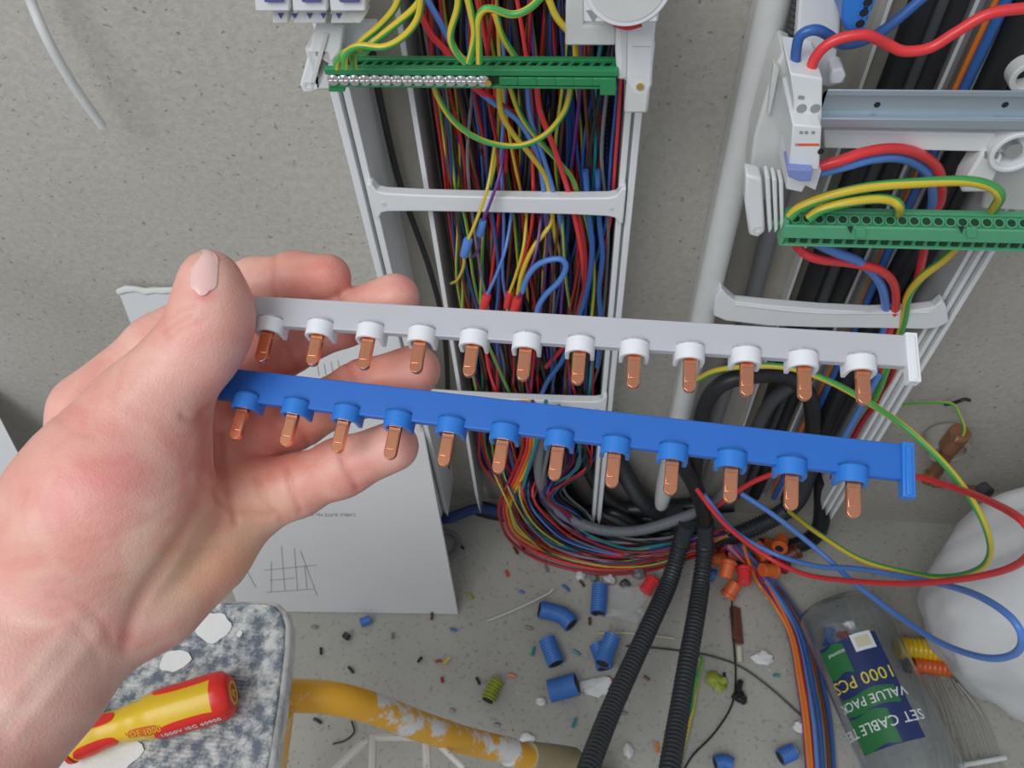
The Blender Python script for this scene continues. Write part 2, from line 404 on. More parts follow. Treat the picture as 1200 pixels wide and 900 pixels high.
def cone(S, p, q, r1, r2, flat=None):
    X, Y, Z = np.meshgrid(GX[0][S[0]], GX[1][S[1]], GX[2][S[2]], indexing='ij', sparse=True)
    d = q-p; l2 = float((d*d).sum())+1e-12
    t = np.clip(((X-p[0])*d[0]+(Y-p[1])*d[1]+(Z-p[2])*d[2])/l2, 0, 1)
    dx, dy, dz = X-p[0]-t*d[0], Y-p[1]-t*d[1], Z-p[2]-t*d[2]
    return np.sqrt(dx*dx+dy*dy+dz*dz)-(r1+(r2-r1)*t)
D = np.full(dims, .05, np.float32); DIGITS = []
def chain(field, pts, k):
    # pts: (px, py, Zmm, rmm)
    P = [(kc(a, b, z/1000), r/1000) for a, b, z, r in pts]
    for (p, r1), (q, r2) in zip(P[:-1], P[1:]):
        S = sub([p, q], [r1, r2], k+.004); c = cone(S, p, q, r1, r2); field[S] = smin(field[S], c, k)
def merge(pts, kin, kout):
    T = np.full(dims, .05, np.float32); chain(T, pts, kin)
    P = [kc(a, b, z/1000) for a, b, z, r in pts]; S = sub(P, [r/1000 for *_, r in pts], kout+.006)
    T[S] = smin(D[S], T[S], kout); DIGITS.append((S, T[S].copy()))
# forearm and wrist
chain(D, [(66, 712, 262, 23.5), (8, 790, 250, 22.5), (-115, 930, 232, 26), (-260, 1120, 212, 32)], .018)
chain(D, [(36, 668, 268, 21), (-20, 730, 258, 22), (-150, 860, 240, 26), (-300, 1040, 220, 30)], .018)
chain(D, [(96, 738, 262, 14.5), (44, 800, 252, 15), (-66, 920, 236, 18), (-190, 1060, 222, 20)], .018)
# palm body
chain(D, [(70, 690, 272, 19), (110, 492, 300, 13.5)], .014)
chain(D, [(80, 690, 274, 19), (190, 480, 306, 13)], .014)
chain(D, [(95, 700, 274, 18), (262, 528, 308, 12.5)], .014)
chain(D, [(110, 710, 274, 16), (282, 580, 298, 12)], .012)
# hypothenar pad
chain(D, [(130, 725, 268, 15), (176, 698, 275, 17), (235, 642, 284, 16.0), (278, 596, 290, 13.5)], .012)
chain(D, [(110, 492, 300, 13.5), (190, 480, 306, 13), (262, 528, 308, 12.5), (282, 582, 298, 12)], .010)
# thenar eminence
chain(D, [(58, 668, 262, 21), (110, 600, 259, 26.5), (142, 550, 260, 23), (168, 500, 262, 16.5)], .012)
chain(D, [(100, 660, 262, 24), (150, 585, 262, 23.5), (178, 520, 264, 16)], .010)
# digits
merge([(104, 476, 298, 13), (186, 405, 303, 11.4), (262, 352, 303, 10.5), (300, 334, 300, 9.7), (345, 327, 296, 9.5), (384, 325, 293, 8.9)], .006, .006)
merge([(205, 480, 308, 12), (330, 408, 306, 10.8), (405, 373, 300, 9.9), (463, 349, 293, 9.4)], .006, .007)
merge([(262, 530, 306, 12), (345, 492, 303, 10.9), (425, 455, 296, 10.1), (486, 434, 289, 9.8)], .006, .007)
merge([(282, 585, 296, 13), (345, 570, 290, 11.2), (400, 548, 285, 10.2), (461, 523, 280, 9.3)], .006, .010)
merge([(146, 528, 262, 18), (178, 470, 262, 14.2), (208, 435, 261, 12.9), (236, 403, 260, 12.2), (250, 378, 259, 11.3), (249, 352, 258, 10.4), (246, 325, 257, 9.0)], .008, .012)
for S, T in DIGITS: D[S] = smin(D[S], T, .0012)

def surface_nets(D):
    s = D < 0
    nx, ny, nz = D.shape
    cnt = np.zeros((nx-1, ny-1, nz-1), np.int8)
    for i in (0, 1):
        for j in (0, 1):
            for k in (0, 1): cnt += s[i:nx-1+i, j:ny-1+j, k:nz-1+k]
    act = (cnt > 0) & (cnt < 8); idx = np.argwhere(act); ids = -np.ones(act.shape, np.int32); ids[act] = np.arange(len(idx))
    acc = np.zeros((len(idx), 3)); n = np.zeros(len(idx))
    cor = [(i, j, k) for i in (0, 1) for j in (0, 1) for k in (0, 1)]
    for a in range(8):
        for b in range(a+1, 8):
            ca, cb = np.array(cor[a]), np.array(cor[b])
            if np.abs(ca-cb).sum() != 1: continue
            da = D[tuple((idx+ca).T)]; db = D[tuple((idx+cb).T)]; m = (da < 0) != (db < 0)
            t = np.where(m, da/np.where(m, da-db, 1), 0)
            acc[m] += (ca+(cb-ca)*t[:, None])[m]; n[m] += 1
    V = (idx+acc/n[:, None])*HS+H0
    Fs = []
    for ax in range(3):
        u, v = [a for a in range(3) if a != ax]
        sl0 = [slice(None)]*3; sl1 = [slice(None)]*3; sl0[ax] = slice(0, -1); sl1[ax] = slice(1, None)
        cr = s[tuple(sl0)] != s[tuple(sl1)]; e = np.argwhere(cr)
        e = e[(e[:, u] > 0) & (e[:, v] > 0) & (e[:, u] < D.shape[u]-1) & (e[:, v] < D.shape[v]-1)]
        q = []
        for du, dv in ((0, 0), (-1, 0), (-1, -1), (0, -1)):
            c = e.copy(); c[:, u] += du; c[:, v] += dv; q.append(ids[tuple(c.T)])
        q = np.stack(q, 1); flip = s[tuple(e.T)]
        if ax == 1: flip = ~flip
        q[flip] = q[flip][:, ::-1]; Fs.append(q)
    return V, np.concatenate(Fs)
HV, HF = surface_nets(D)
def vnormals(V, Fq):
    fn = np.cross(V[Fq[:, 2]]-V[Fq[:, 0]], V[Fq[:, 3]]-V[Fq[:, 1]]); N = np.zeros_like(V)
    for k in range(4): np.add.at(N, Fq[:, k], fn)
    return N/np.maximum(np.linalg.norm(N, axis=1, keepdims=True), 1e-12)
def relax(V, Fq, it):
    for _ in range(it):
        S = np.zeros_like(V); c = np.zeros(len(V))
        for k in range(4):
            a, b = Fq[:, k], Fq[:, (k+1) % 4]
            np.add.at(S, a, V[b]); np.add.at(S, b, V[a]); np.add.at(c, a, 1); np.add.at(c, b, 1)
        V = V*.5+S/c[:, None]*.5
    return V
HV = relax(HV, HF, 3)
N_ = vnormals(HV, HF)
if np.mean((N_*(HV-HV.mean(0))).sum(1)) < 0: HF = HF[:, ::-1]; N_ = -N_
PX = HV[:, 0]/HV[:, 2]*FPX+600; PY = HV[:, 1]/HV[:, 2]*FPX+450
front = N_[:, 2] < .25
def seg_dist(pl):
    pl = [np.array(p, float) for p in pl]
    q = [pl[0]]
    P = catmull([(p[0], p[1], 0) for p in pl], 5); best = np.full(len(HV), 1e9)
    for a, b in zip(P[:-1], P[1:]):
        ax_, ay_ = a.x, a.y; dx, dy = b.x-a.x, b.y-a.y; l2 = dx*dx+dy*dy+1e-9
        t = np.clip(((PX-ax_)*dx+(PY-ay_)*dy)/l2, 0, 1)
        best = np.minimum(best, np.hypot(PX-ax_-t*dx, PY-ay_-t*dy))
    return best
disp = np.zeros(len(HV)); crease_amt = np.zeros(len(HV))
def crease(pl, depth, wid, zr=(0, 400)):
    g = np.exp(-(seg_dist(pl)/wid)**2)*front*(HV[:, 2]*1000 > zr[0])*(HV[:, 2]*1000 < zr[1])
    global disp, crease_amt
    disp -= g*depth*.85/1000; crease_amt = np.maximum(crease_amt, g*min(1, depth/1.2))
TH = (200, 279)
# folds at the base of the thumb, heart/head lines, wrist folds, finger joint folds, knuckle wrinkles on the thumb
crease([(214, 488), (228, 494), (240, 486), (248, 476)], .8, 4.5, (200, 300))
crease([(240, 486), (243, 520), (240, 560), (228, 600), (205, 640), (176, 680), (158, 715), (146, 760)], 1.15, 9)
crease([(258, 510), (262, 560), (276, 610)], 1.2, 5)
crease([(240, 560), (262, 590), (292, 600), (318, 604)], .8, 5)
crease([(300, 560), (312, 590), (330, 610)], .8, 4)
crease([(193, 388), (206, 378), (222, 372)], .7, 3, TH)
crease([(196, 396), (214, 384), (236, 378)], .5, 2.6, TH)
crease([(202, 372), (216, 362), (230, 358)], .5, 2.6, TH)
crease([(60, 700), (90, 706), (118, 726), (134, 760)], .35, 6)
crease([(40, 716), (74, 724), (100, 745), (118, 778)], .25, 6)
crease([(50, 470), (80, 500), (110, 512)], .35, 5, TH)
crease([(110, 600), (150, 590), (200, 570), (236, 540)], .25, 6, TH)
crease([(90, 640), (140, 625), (190, 600), (228, 570)], .2, 5, TH)
crease([(322, 300), (318, 325), (324, 352)], .9, 3.6, (270, 320))
crease([(262, 320), (270, 350)], .5, 4, (280, 320))
crease([(398, 345), (404, 372), (416, 398)], .8, 4, (275, 320))
crease([(330, 385), (336, 410), (350, 436)], .8, 4, (280, 320))
crease([(408, 428), (418, 455), (428, 480)], .8, 4, (270, 320))
crease([(338, 468), (346, 495), (362, 520)], .8, 4, (275, 320))
crease([(398, 520), (404, 546), (418, 572)], .9, 4.5, (260, 320))
crease([(336, 548), (342, 575), (352, 600)], .9, 4, (260, 320))
# gentle swelling of the pads
def swell(c, rad, h, zr=(0, 400)):
    global disp
    disp += np.exp(-((PX-c[0])**2+(PY-c[1])**2)/rad**2)*h/1000*front*(HV[:, 2]*1000 > zr[0])*(HV[:, 2]*1000 < zr[1])
swell((120, 600), 50, 1.0, TH); swell((210, 690), 32, .8); swell((262, 440), 18, .4, TH)
# tendons under the wrist skin
for pl, h in (([(118, 740), (70, 800), (20, 860)], .4), ([(90, 720), (40, 790), (-10, 850)], .3)):
    disp += np.exp(-(seg_dist(pl)/9)**2)*h/1000*front
# shallow flat where the nail sits
HV2 = HV+N_*disp[:, None]
HV2 = relax(HV2, HF, 1)
# skin tone by area, with the shade of the fingers painted in
tone = np.tile(np.array([.70, .40, .325]), (len(HV), 1))
def tint(c, rad, colr, amt, zr=(0, 400)):
    g = np.exp(-(((PX-c[0])/rad[0])**2+((PY-c[1])/rad[1])**2))*amt*np.clip((HV[:, 2]*1000-zr[0])/8, 0, 1)*np.clip((zr[1]-HV[:, 2]*1000)/8, 0, 1); g = g[:, None]
    tone[:] = tone*(1-g)+np.array(colr)*g
red = (.62, .20, .14); pink = (.74, .34, .30); ylw = (.80, .50, .30); pale = (.82, .58, .50)
tint((120, 560), (80, 50), pink, .7, TH); tint((90, 480), (60, 30), pink, .5)
tint((230, 660), (80, 50), ylw, .8); tint((290, 600), (40, 60), ylw, .5)
tint((20, 800), (90, 90), pale, .7); tint((170, 640), (30, 60), pale, .3)
for c in ((400, 326), (480, 345), (505, 430), (480, 520)): tint(c, (26, 26), pink, .6, (265, 330))
for c in ((330, 420), (300, 520), (350, 500), (390, 560), (290, 450), (430, 440), (360, 330)): tint(c, (60, 50), red, .5, (272, 330))  # shade on the fingers behind the bars, painted in as dark red
tint((238, 346), (16, 9), (.62, .16, .16), .75, TH); tint((262, 440), (40, 40), pink, .5, TH)
tone *= (1-.24*crease_amt[:, None]*np.array([.4, 1, 1]))  # folds darkened and reddened in the colour
RM = np.array([[_ax.x, _ax.y, _ax.z], [_ay.x, _ay.y, _ay.z], [_up.x, _up.y, _up.z]])
HW = HV2@RM.T+np.array(CAM)
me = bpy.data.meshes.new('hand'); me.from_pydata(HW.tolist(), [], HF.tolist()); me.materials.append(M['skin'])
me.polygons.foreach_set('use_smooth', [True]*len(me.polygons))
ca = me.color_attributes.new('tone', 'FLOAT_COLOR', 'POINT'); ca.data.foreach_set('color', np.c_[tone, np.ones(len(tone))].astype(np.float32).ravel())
me.update()
hand = bpy.data.objects.new('person', me); COL.objects.link(hand)
sm = hand.modifiers.new('smooth', 'CORRECTIVE_SMOOTH') if False else None
tag(hand, 'bare left hand and wrist of a person holding the two comb busbars', 'person')
# thumbnail: a curved plate on the far upper left side of the thumb tip, following the skin under it
def surf_at(px, py):
    d2 = (PX-px)**2+(PY-py)**2; m = np.where(front & (HV[:, 2] < .279), d2, 1e9); i = np.argsort(m)[:4]
    return HV2[i].mean(0), N_[i].mean(0)
mb = MB(); NU, NV = 12, 16
FM = np.argwhere(front & (HV[:, 2] < .279) & (np.hypot(PX-243, PY-325) < 60))[:, 0]
def surf(px, py):                               # skin surface of the thumb tip under a sight line
    d2 = (PX[FM]-px)**2+(PY[FM]-py)**2; i = FM[np.argsort(d2)[:14]]; w_ = np.exp(-((PX[i]-px)**2+(PY[i]-py)**2)/18.)+1e-6
    return (HV2[i]*w_[:, None]).sum(0)/w_.sum(), (N_[i]*w_[:, None]).sum(0)/w_.sum()
grid = []; under = []
for j in range(NV+1):
    v = j/NV; row = []; ru = []
    cx, cy = 237.5+5.0*v-2.0*v*v, 347-50*v
    hw = 15.0*math.sqrt(max(.0, 1-(1-min(1, v/.28))**2*.75))*(1 if v < .8 else 1-.42*((v-.8)/.2)**2)
    for i in range(NU+1):
        u = i/NU*2-1
        q, nq = surf(cx+u*hw, cy+(5.5*u*u if v < .25 else 0)*(1-v/.25 if v < .25 else 0)*-1+3.0*u*u*max(0, v-.6))
        lift = .00035+.0004*(1-u*u)+(.0004 if v > .85 else 0)
        row.append(Vector(q+nq*lift)); ru.append(Vector(q-nq*.0009))
    grid.append(row); under.append(ru)
def soft(g):
    h = [[p.copy() for p in r] for r in g]
    for j in range(1, NV):
        for i in range(1, NU): h[j][i] = (g[j][i]*2+g[j-1][i]+g[j+1][i]+g[j][i-1]+g[j][i+1])/6
    return h
grid = soft(soft(grid))
vs = [CAM+c2w(p) for r in grid for p in r]; W1 = NU+1
vs2 = [CAM+c2w(p) for r in under for p in r]
fs = [(j*W1+i, j*W1+i+1, (j+1)*W1+i+1, (j+1)*W1+i) for j in range(NV) for i in range(NU)]
o_ = len(vs); fs2 = [tuple(x+o_ for x in f[::-1]) for f in fs]
rim = [i for i in range(W1)]+[j*W1+NU for j in range(1, NV+1)]+[NV*W1+i for i in range(NU-1, -1, -1)]+[j*W1 for j in range(NV-1, 0, -1)]
fs3 = [(rim[k], rim[(k+1) % len(rim)], rim[(k+1) % len(rim)]+o_, rim[k]+o_) for k in range(len(rim))]
mb.add(vs+vs2, fs+fs2+fs3); o = mb.build('thumbnail', 'nail', hand, angle=60)
# ------------------------------------------------------------------ left distribution frame
YF = -.07
def zr_(z): return z
def vbar(mb, x0, x1, y0, y1, z0, z1, mi=0, tip=0):
    # upright bar; tip > 0 cuts the foot to a point
    if tip: mb.prism([(x0, y0, z1), (x1, y0, z1), (x1, y0, z0+tip), ((x0+x1)/2+(x1-x0)*.25, y0, z0), (x0, y0, z0+tip)], (0, y1-y0, 0), mi)
    else: mb.box(((x0+x1)/2, (y0+y1)/2, (z0+z1)/2), x1-x0, y1-y0, z1-z0, mi)
ZT = .90
frame = thing('distribution_frame', (-.08, 0, .05), 'white plastic trunking ladder frame on the wall, the left one with the dense wire bundle', 'wiring frame')
xl = W(387, 110, YF).x; xr = W(755, 110, YF).x; zb = W(515, 608, YF).z
mb = MB(); vbar(mb, xl, xl+.0065, YF, -.001, zb+.004, ZT, tip=.02); mb.build('outer_rail', 'white', frame, bevel=.0008)
mb = MB(); vbar(mb, xl+.0095, xl+.0155, YF+.002, -.001, zb+.004, ZT, tip=.02); mb.build('inner_rail', 'white', frame, bevel=.0008)
mb = MB(); vbar(mb, xl+.0065, xl+.0095, YF+.010, -.001, zb+.03, ZT); mb.build('groove_web', 'ivory', frame)
mb = MB(); vbar(mb, xr-.0055, xr, YF, -.001, zb, ZT, tip=.03); mb.build('outer_rail', 'white', frame, bevel=.0008)
mb = MB(); vbar(mb, xr-.0130, xr-.0080, YF+.002, -.001, zb, ZT, tip=.03); mb.build('inner_rail', 'white', frame, bevel=.0008)
mb = MB(); vbar(mb, xr-.0080, xr-.0055, YF+.010, -.001, zb+.02, ZT); mb.build('groove_web', 'ivory', frame)
xp = W(494, 200, -.05).x
mb = MB(); vbar(mb, xp, xp+.0045, -.052, -.001, zb-.015, ZT, tip=.06); mb.build('partition', 'white', frame, bevel=.0006)
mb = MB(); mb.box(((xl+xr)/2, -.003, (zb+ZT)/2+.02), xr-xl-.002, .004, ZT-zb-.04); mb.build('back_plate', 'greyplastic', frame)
mb = MB(); mb.box(((xp+xr)/2, -.0062, (zb+ZT)/2+.02), xr-xp-.012, .0015, ZT-zb-.04); mb.build('shadow_liner', 'black', frame)  # black sheet added for the dark depth behind the wires
def crossbar(z, parent, x0, x1, name='crossbar'):
    h = .0105; prof = []
    y0 = YF-.004
    top = [(x0, .021), (x0+.004, .021), (x0+.0075, .013), (x0+.014, h+.0005)]+[(x0+(x1-x0)*t, h-.0012*math.sin(math.pi*t)) for t in (.2, .35, .5, .65, .8)]+[(x1-.014, h+.0005), (x1-.0075, .013), (x1-.004, .021), (x1, .021)]
    bot = [(x, -zz*.78) for x, zz in top[::-1]]
    mb = MB(); mb.prism([(x, y0, z+zz) for x, zz in top+bot], (0, .010, 0)); c = mb.build(name, 'white', parent, bevel=.0012)
    for x in (x0+.011, x1-.011):
        mb = MB(); mb.cyl((x, y0-.0006, z), (x, y0+.002, z), .0021, 12); mb.build('rivet', 'ivory', c)
    return c
zc1 = W(580, 238, YF).z; zc2 = W(680, 474, YF).z
crossbar(zc1, frame, xl+.013, xr-.007); crossbar(zc2, frame, xl+.013, xr-.007)
# end brackets that carry the terminal strip
mb = MB(); mb.wp([(372, 24), (403, 30), (400, 60), (388, 76), (376, 104), (366, 110), (355, 109), (351, 100), (362, 60), (366, 40)], -.125, .012)
mb.wp([(395, 26), (442, 26), (436, 60), (402, 74), (386, 78)], -.110, .006)
b_ = mb.build('end_bracket', 'white', frame, bevel=.0016)
mb = MB(); mb.wp([(379, 40), (385, 40), (369, 98), (363, 98)], -.1265, .0015); mb.build('bracket_rib', 'ivory', b_, bevel=.0005)
mb = MB(); p = W(361, 101, -.1255); mb.ring(p, p+Vector((0, .003, 0)), .0035, .0016, 16); mb.build('screw_boss', 'ivory', b_)
mb = MB(); mb.box(W(392, 50, -.09), .018, .07, .03); mb.build('bracket_arm', 'ivory', b_, bevel=.002)
mb = MB(); mb.wp([(722, 26), (769, 26), (766, 52), (764, 100), (760, 110), (750, 113), (740, 110), (735, 100), (733, 94), (723, 94), (721, 60)], -.125, .014)
b_ = mb.build('end_bracket', 'white', frame, bevel=.0018)
mb = MB(); p = W(750, 102, -.1265); mb.cyl(p, p+Vector((0, .003, 0)), .0024, 14); mb.build('screw', 'brass', b_)
mb = MB(); mb.wp([(728, 32), (735, 32), (734, 92), (729, 90)], -.1262, .002); mb.build('bracket_rib', 'ivory', b_, bevel=.0005)
mb = MB(); mb.box(W(748, 60, -.09), .016, .07, .05); mb.build('bracket_arm', 'ivory', b_, bevel=.002)

# green terminal strip of the left frame
ts = thing('terminal_strip', W(550, 90, -.12), 'dark green earth terminal strip with a half row of screws, on the left frame', 'terminal strip', None)
xa, xb = W(383, 88, -.125).x, W(724, 88, -.125).x; zt, zm, zl = W(550, 70, -.13).z, W(550, 87, -.13).z, W(550, 106, -.13).z
yb = -.128
def xpr(prof, m, name, par, bev=0): 
    mb = MB(); mb.prism([(xa, y, z) for y, z in prof], (xb-xa, 0, 0)); return mb.build(name, m, par, bevel=bev)
zt = W(550, 71, yb+.013).z
xpr([(yb+.004, zm-.001), (yb+.013, zt-.0035), (yb+.017, zt-.0035), (yb+.017, zl), (yb+.004, zl)], 'dark_green', 'core', ts)
xpr([(yb, zm-.0024), (yb, zm+.0020), (yb+.0045, zm+.0028), (yb+.0045, zm-.0024)], 'green', 'front_ridge', ts, .0006)
xpr([(yb+.0125, zt-.0015), (yb+.0125, zt+.0012), (yb+.017, zt+.0012), (yb+.017, zt-.0015)], 'green', 'rear_ridge', ts, .0005)
xpr([(yb+.001, zl-.0004), (yb+.001, zl+.0014), (yb+.013, zl+.0014), (yb+.013, zl-.0004)], 'green', 'lower_lip', ts, .0005)
NH = 27; pitch = (xb-xa-.008)/NH; proto = None
for i in range(NH+1):
    x = xa+.004+i*pitch
    if proto is None:
        mb = MB(); A_ = Vector((x-.0022, yb+.003, zm+.0012)); B_ = Vector((x+.0026, yb+.0135, zt-.0004)); h_ = Vector((.0013, 0, 0)); d_ = Vector((0, .001, -.0045))
        mb.hexa([A_-h_, A_+h_, B_+h_, B_-h_, A_-h_+d_, A_+h_+d_, B_+h_+d_, B_-h_+d_])
        proto = mb.build('divider', 'green', ts); x00 = x
    else:
        k = proto.copy(); COL.objects.link(k); k.matrix_parent_inverse = proto.matrix_parent_inverse.copy(); k.location = (x-x00, 0, 0)
proto = None
for i in range(15):
    x = W(391, 98, yb).x+i*(W(566, 98, yb).x-W(391, 98, yb).x)/14; z = (zm+zl)/2-.0008
    if proto is None:
        mb = MB(); mb.cyl((x, yb+.001, z), (x, yb+.010, z), .0043, 16); mb.cyl((x, yb-.0002, z), (x, yb+.001, z), .0033, 16, r2=.0043)
        mb.box((x, yb-.0003, z), .0008, .0008, .0055); mb.box((x, yb-.0003, z), .0055, .0008, .0008)
        proto = mb.build('clamp_screw', 'screw', ts); x00 = x; z00 = z
    else:
        k = proto.copy(); COL.objects.link(k); k.matrix_parent_inverse = proto.matrix_parent_inverse.copy(); k.location = (x-x00, 0, 0)
mb = MB(); p = W(572, 97, yb); mb.cyl(p+Vector((0, -.001, 0)), p+Vector((0, .008, 0)), .0024, 14); mb.build('brass_screw', 'brass', ts)
for k in range(6):
    x = W(596+22*k, 98, yb).x; mb = MB(); mb.box((x, yb+.004, (zm+zl)/2-.0005), .0125, .008, .0058); mb.build('slot_cover', 'green', ts, bevel=.0006)
mb = MB(); mb.wp([(703, 92), (722, 92), (722, 112), (703, 112)], yb-.001, .004); mb.build('end_clip', 'green', ts, bevel=.0006); mb = MB(); mb.wp([(385, 96), (404, 96), (404, 108), (385, 108)], yb+.002, .004); mb.build('end_clip', 'green', ts, bevel=.0006)

# modular devices above the left strip
def arrow(mb, px, py, s, y, mi=0): mb.wp([(px-s, py-s*.7), (px+s, py-s*.7), (px, py+s)], y, .0006, mi)
for i, (xa_, xb_, lab) in enumerate(((297, 340, 'white modular circuit breaker at the top left, leftmost of the three in the row'),
                                    (341, 384, 'white modular circuit breaker at the top left, middle one of three'),
                                    (385, 429, 'white modular circuit breaker at the top left, nearest the green strip wires'))):
    t = thing('circuit_breaker', W((xa_+xb_)/2, 10, -.13), lab, 'circuit breaker', 'circuit breakers above the left frame')
    mb = MB(); mb.wp([(xa_-2, -40), (xb_-2, -40), (xb_, 14), (xa_+2, 14)], -.150, .05); mb.build('body', 'white', t, bevel=.0012)
    mb = MB(); mb.wp([(xa_+8+max(0, 15-8*i), -5), (xb_-2, -5), (xb_-2-(4 if i == 2 else 0), 28), (xa_+2+max(0, 20-20*i), 28)], -.140, .05); mb.build('lower_step', 'white', t, bevel=.001)
    mb = MB(); mb.wp([(xa_+10, -6), (xb_-8, -6), (xb_-8, 3), (xa_+13, 3)], -.1525, .003); mb.build('toggle', 'print_blue', t, bevel=.0005)
    for k in range(2):
        mb = MB(); mb_x = (329, 345, 363, 379, 397, 413)[2*i+k]; arrow(mb, mb_x, 18.5, 3.6, -.1406); mb.build('arrow_mark', 'print_blue', t, smooth=False)
    if i == 2:
        mb = MB(); mb.wp([(404, 14), (431, 14), (423, 28), (416, 28)], -.1415, .01); mb.build('release_clip', 'white', t, bevel=.001)
t = thing('socket_outlet', W(735, 0, -.13), 'white modular socket outlet with a round recess, top centre above the green strip', 'socket')
mb = MB(); mb.wp([(664, -40), (684, -40), (684, 30), (722, 32), (722, 54), (662, 54)], -.118, .04); mb.wp([(664, -40), (770, -40), (766, 30), (664, 30)], -.10, .03); mb.build('base', 'ivory', t, bevel=.0015)
mb = MB(); mb.wp([(683, -40), (779, -40), (771, 27), (684, 27)], -.150, .035); mb.build('body', 'white', t, bevel=.0014)
p = W(736, -20, -.151); mb = MB(); mb.ring(p, p+Vector((0, .004, 0)), .0250, .0215, 48); o = mb.build('round_recess', 'white', t, bevel=.0006)
mb = MB(); mb.cyl(p+Vector((0, -.0006, 0)), p+Vector((0, .002, 0)), .0216, 48); mb.build('recess_floor', 'ivory', o)
mb = MB(); arrow(mb, 695, 18, 8, -.1507); mb.build('arrow_mark', 'ink', t, smooth=False)
mb = MB(); mb.tube([W(719, 29, -.140), W(727, 31.5, -.141), W(738, 33, -.141), W(752, 29, -.140)], .0012, 8); mb.build('red_seal', 'bright_red', t)

# ------------------------------------------------------------------ right distribution frame
fr = thing('distribution_frame', (.24, 0, .05), 'white plastic trunking with one fat round edge, right of the two wall frames', 'wiring frame')
xt = W(893+16, 0, -.06).x; xo = W(1168, 293, YF).x; zb2 = W(965, 608, YF).z
pr = []
mb = MB(); mb.tube([(xt, -.058, ZT), (xt, -.058, zb2+.06), (xt+.004, -.058, zb2-.0)], lambda t, i: .0118 if t < .52 else .0118-.0105*(t-.52)/.48, 20, n=8); mb.build('round_edge', 'ivory', fr)
mb = MB(); vbar(mb, xt-.004, xt, -.05, -.001, zb2+.06, ZT); mb.build('side_wall', 'ivory', fr)
mb = MB(); mb.box(((xt+xo)/2, -.003, (zb2+ZT)/2+.04), xo-xt, .004, ZT-zb2-.05); mb.build('back_plate', 'greyplastic', fr)
for k, (dx, y0, nm) in enumerate(((-.0042, YF, 'outer_rail'), (-.0110, YF+.003, 'inner_rail'), (-.0170, YF+.008, 'inner_rail'))):
    mb = MB(); vbar(mb, xo+dx, xo+dx+.0042, y0, -.001, zb2-.004+.006*k, ZT, tip=.02); mb.build(nm, 'white', fr, bevel=.0007)
mb = MB(); vbar(mb, xo-.0128, xo-.001, YF+.016, -.001, zb2+.03, ZT); mb.build('groove_web', 'ivory', fr)
for k, px in enumerate((1008, 1030, 1052)):
    x = W(px, 300, -.012).x; mb = MB(); vbar(mb, x, x+.003, -.022, -.001, zb2+.03, ZT); mb.build('back_rib', 'ivory', fr, bevel=.0005)
x = W(935, 300, -.012).x; mb = MB(); vbar(mb, x, x+.003, -.02, -.001, zb2+.03, ZT); mb.build('back_rib', 'ivory', fr, bevel=.0005)
# curved crossbar
top = [(838, 350), (845, 338), (852, 346), (862, 354), (900, 358), (960, 363), (1020, 366), (1070, 364), (1094, 361), (1104, 352), (1110, 362), (1112, 378), (1100, 384), (1085, 386)]
bot = [(1040, 385), (960, 384), (900, 382), (850, 376), (836, 370)]
mb = MB(); mb.wp(top+bot, YF-.006, .010); c = mb.build('crossbar', 'white', fr, bevel=.0012)
mb = MB(); mb.tube([W(862, 357, YF-.0065), W(960, 366.5, YF-.0065), W(1090, 366, YF-.0065)], .0011, 8); mb.build('ridge', 'white', c)
# DIN rail and white carrier
q = lambda px, py, y: W(px, py, y)
dr = thing('din_rail', q(1080, 125, -.10), 'zinc plated steel mounting rail with small holes, right frame', 'rail')
yD = -.118; xA, xB = W(964, 125, yD).x, W(1330, 125, yD).x
z1, z2, z3, z4 = W(1080, 106, yD).z, W(1080, 113, yD).z, W(1080, 140, yD).z, W(1080, 151, yD).z
mb = MB()
prof = [(yD, z1), (yD, z2), (yD+.006, z2-.0008), (yD+.006, z3+.0008), (yD, z3), (yD, z4), (yD+.0012, z4), (yD+.0012, z3+.001), (yD+.0072, z3+.002), (yD+.0072, z2-.002), (yD+.0012, z2+.001), (yD+.0012, z1)]
mb.prism([(xA, y, z) for y, z in prof], (xB-xA, 0, 0)); mb.build('profile', 'steel', dr, bevel=.0004)
for px in (1028, 1178):
    mb = MB(); p = W(px, 123, yD+.0058); mb.cyl(p, p+Vector((0, .0008, 0)), .0021, 14); mb.build('hole', 'dark', dr)
mb = MB(); mb.wp([(966, 153), (1330, 160), (1330, 182), (966, 174)], -.108, .02); mb.build('rail_carrier', 'white', fr, bevel=.001)
for px in (1145, 1152, 1158, 975):
    for py in (157, 163, 169):
        pass
# left-hand end bracket with its fins
mb = MB(); mb.wp([(918, 60), (932, 66), (930, 100), (926, 150), (922, 205), (915, 232), (888, 236), (878, 205), (884, 160), (898, 110), (906, 85)], -.100, .030)
b_ = mb.build('end_bracket', 'ivory', fr, bevel=.002)
mb = MB(); mb.wp([(874, 205), (893, 210), (897, 272), (888, 279), (878, 276), (873, 240)], -.122, .016); mb.build('bracket_post', 'white', b_, bevel=.002)
mb = MB(); p = W(888, 270, -.1225); mb.ring(p, p+Vector((0, .003, 0)), .0042, .0022, 16); mb.build('screw_boss', 'ivory', b_)
for k in range(3):
    mb = MB(); mb.wp([(897+8*k, 208+2*k), (902+8*k, 208+2*k), (905+7*k, 268), (901+7*k, 274)], -.128, .014); mb.build('bracket_rib', 'white', b_, bevel=.0008)
mb = MB(); mb.wp([(907, 75), (914, 80), (903, 135), (899, 135)], -.106, .008); mb.build('bracket_rib', 'ivory', b_, bevel=.0008)
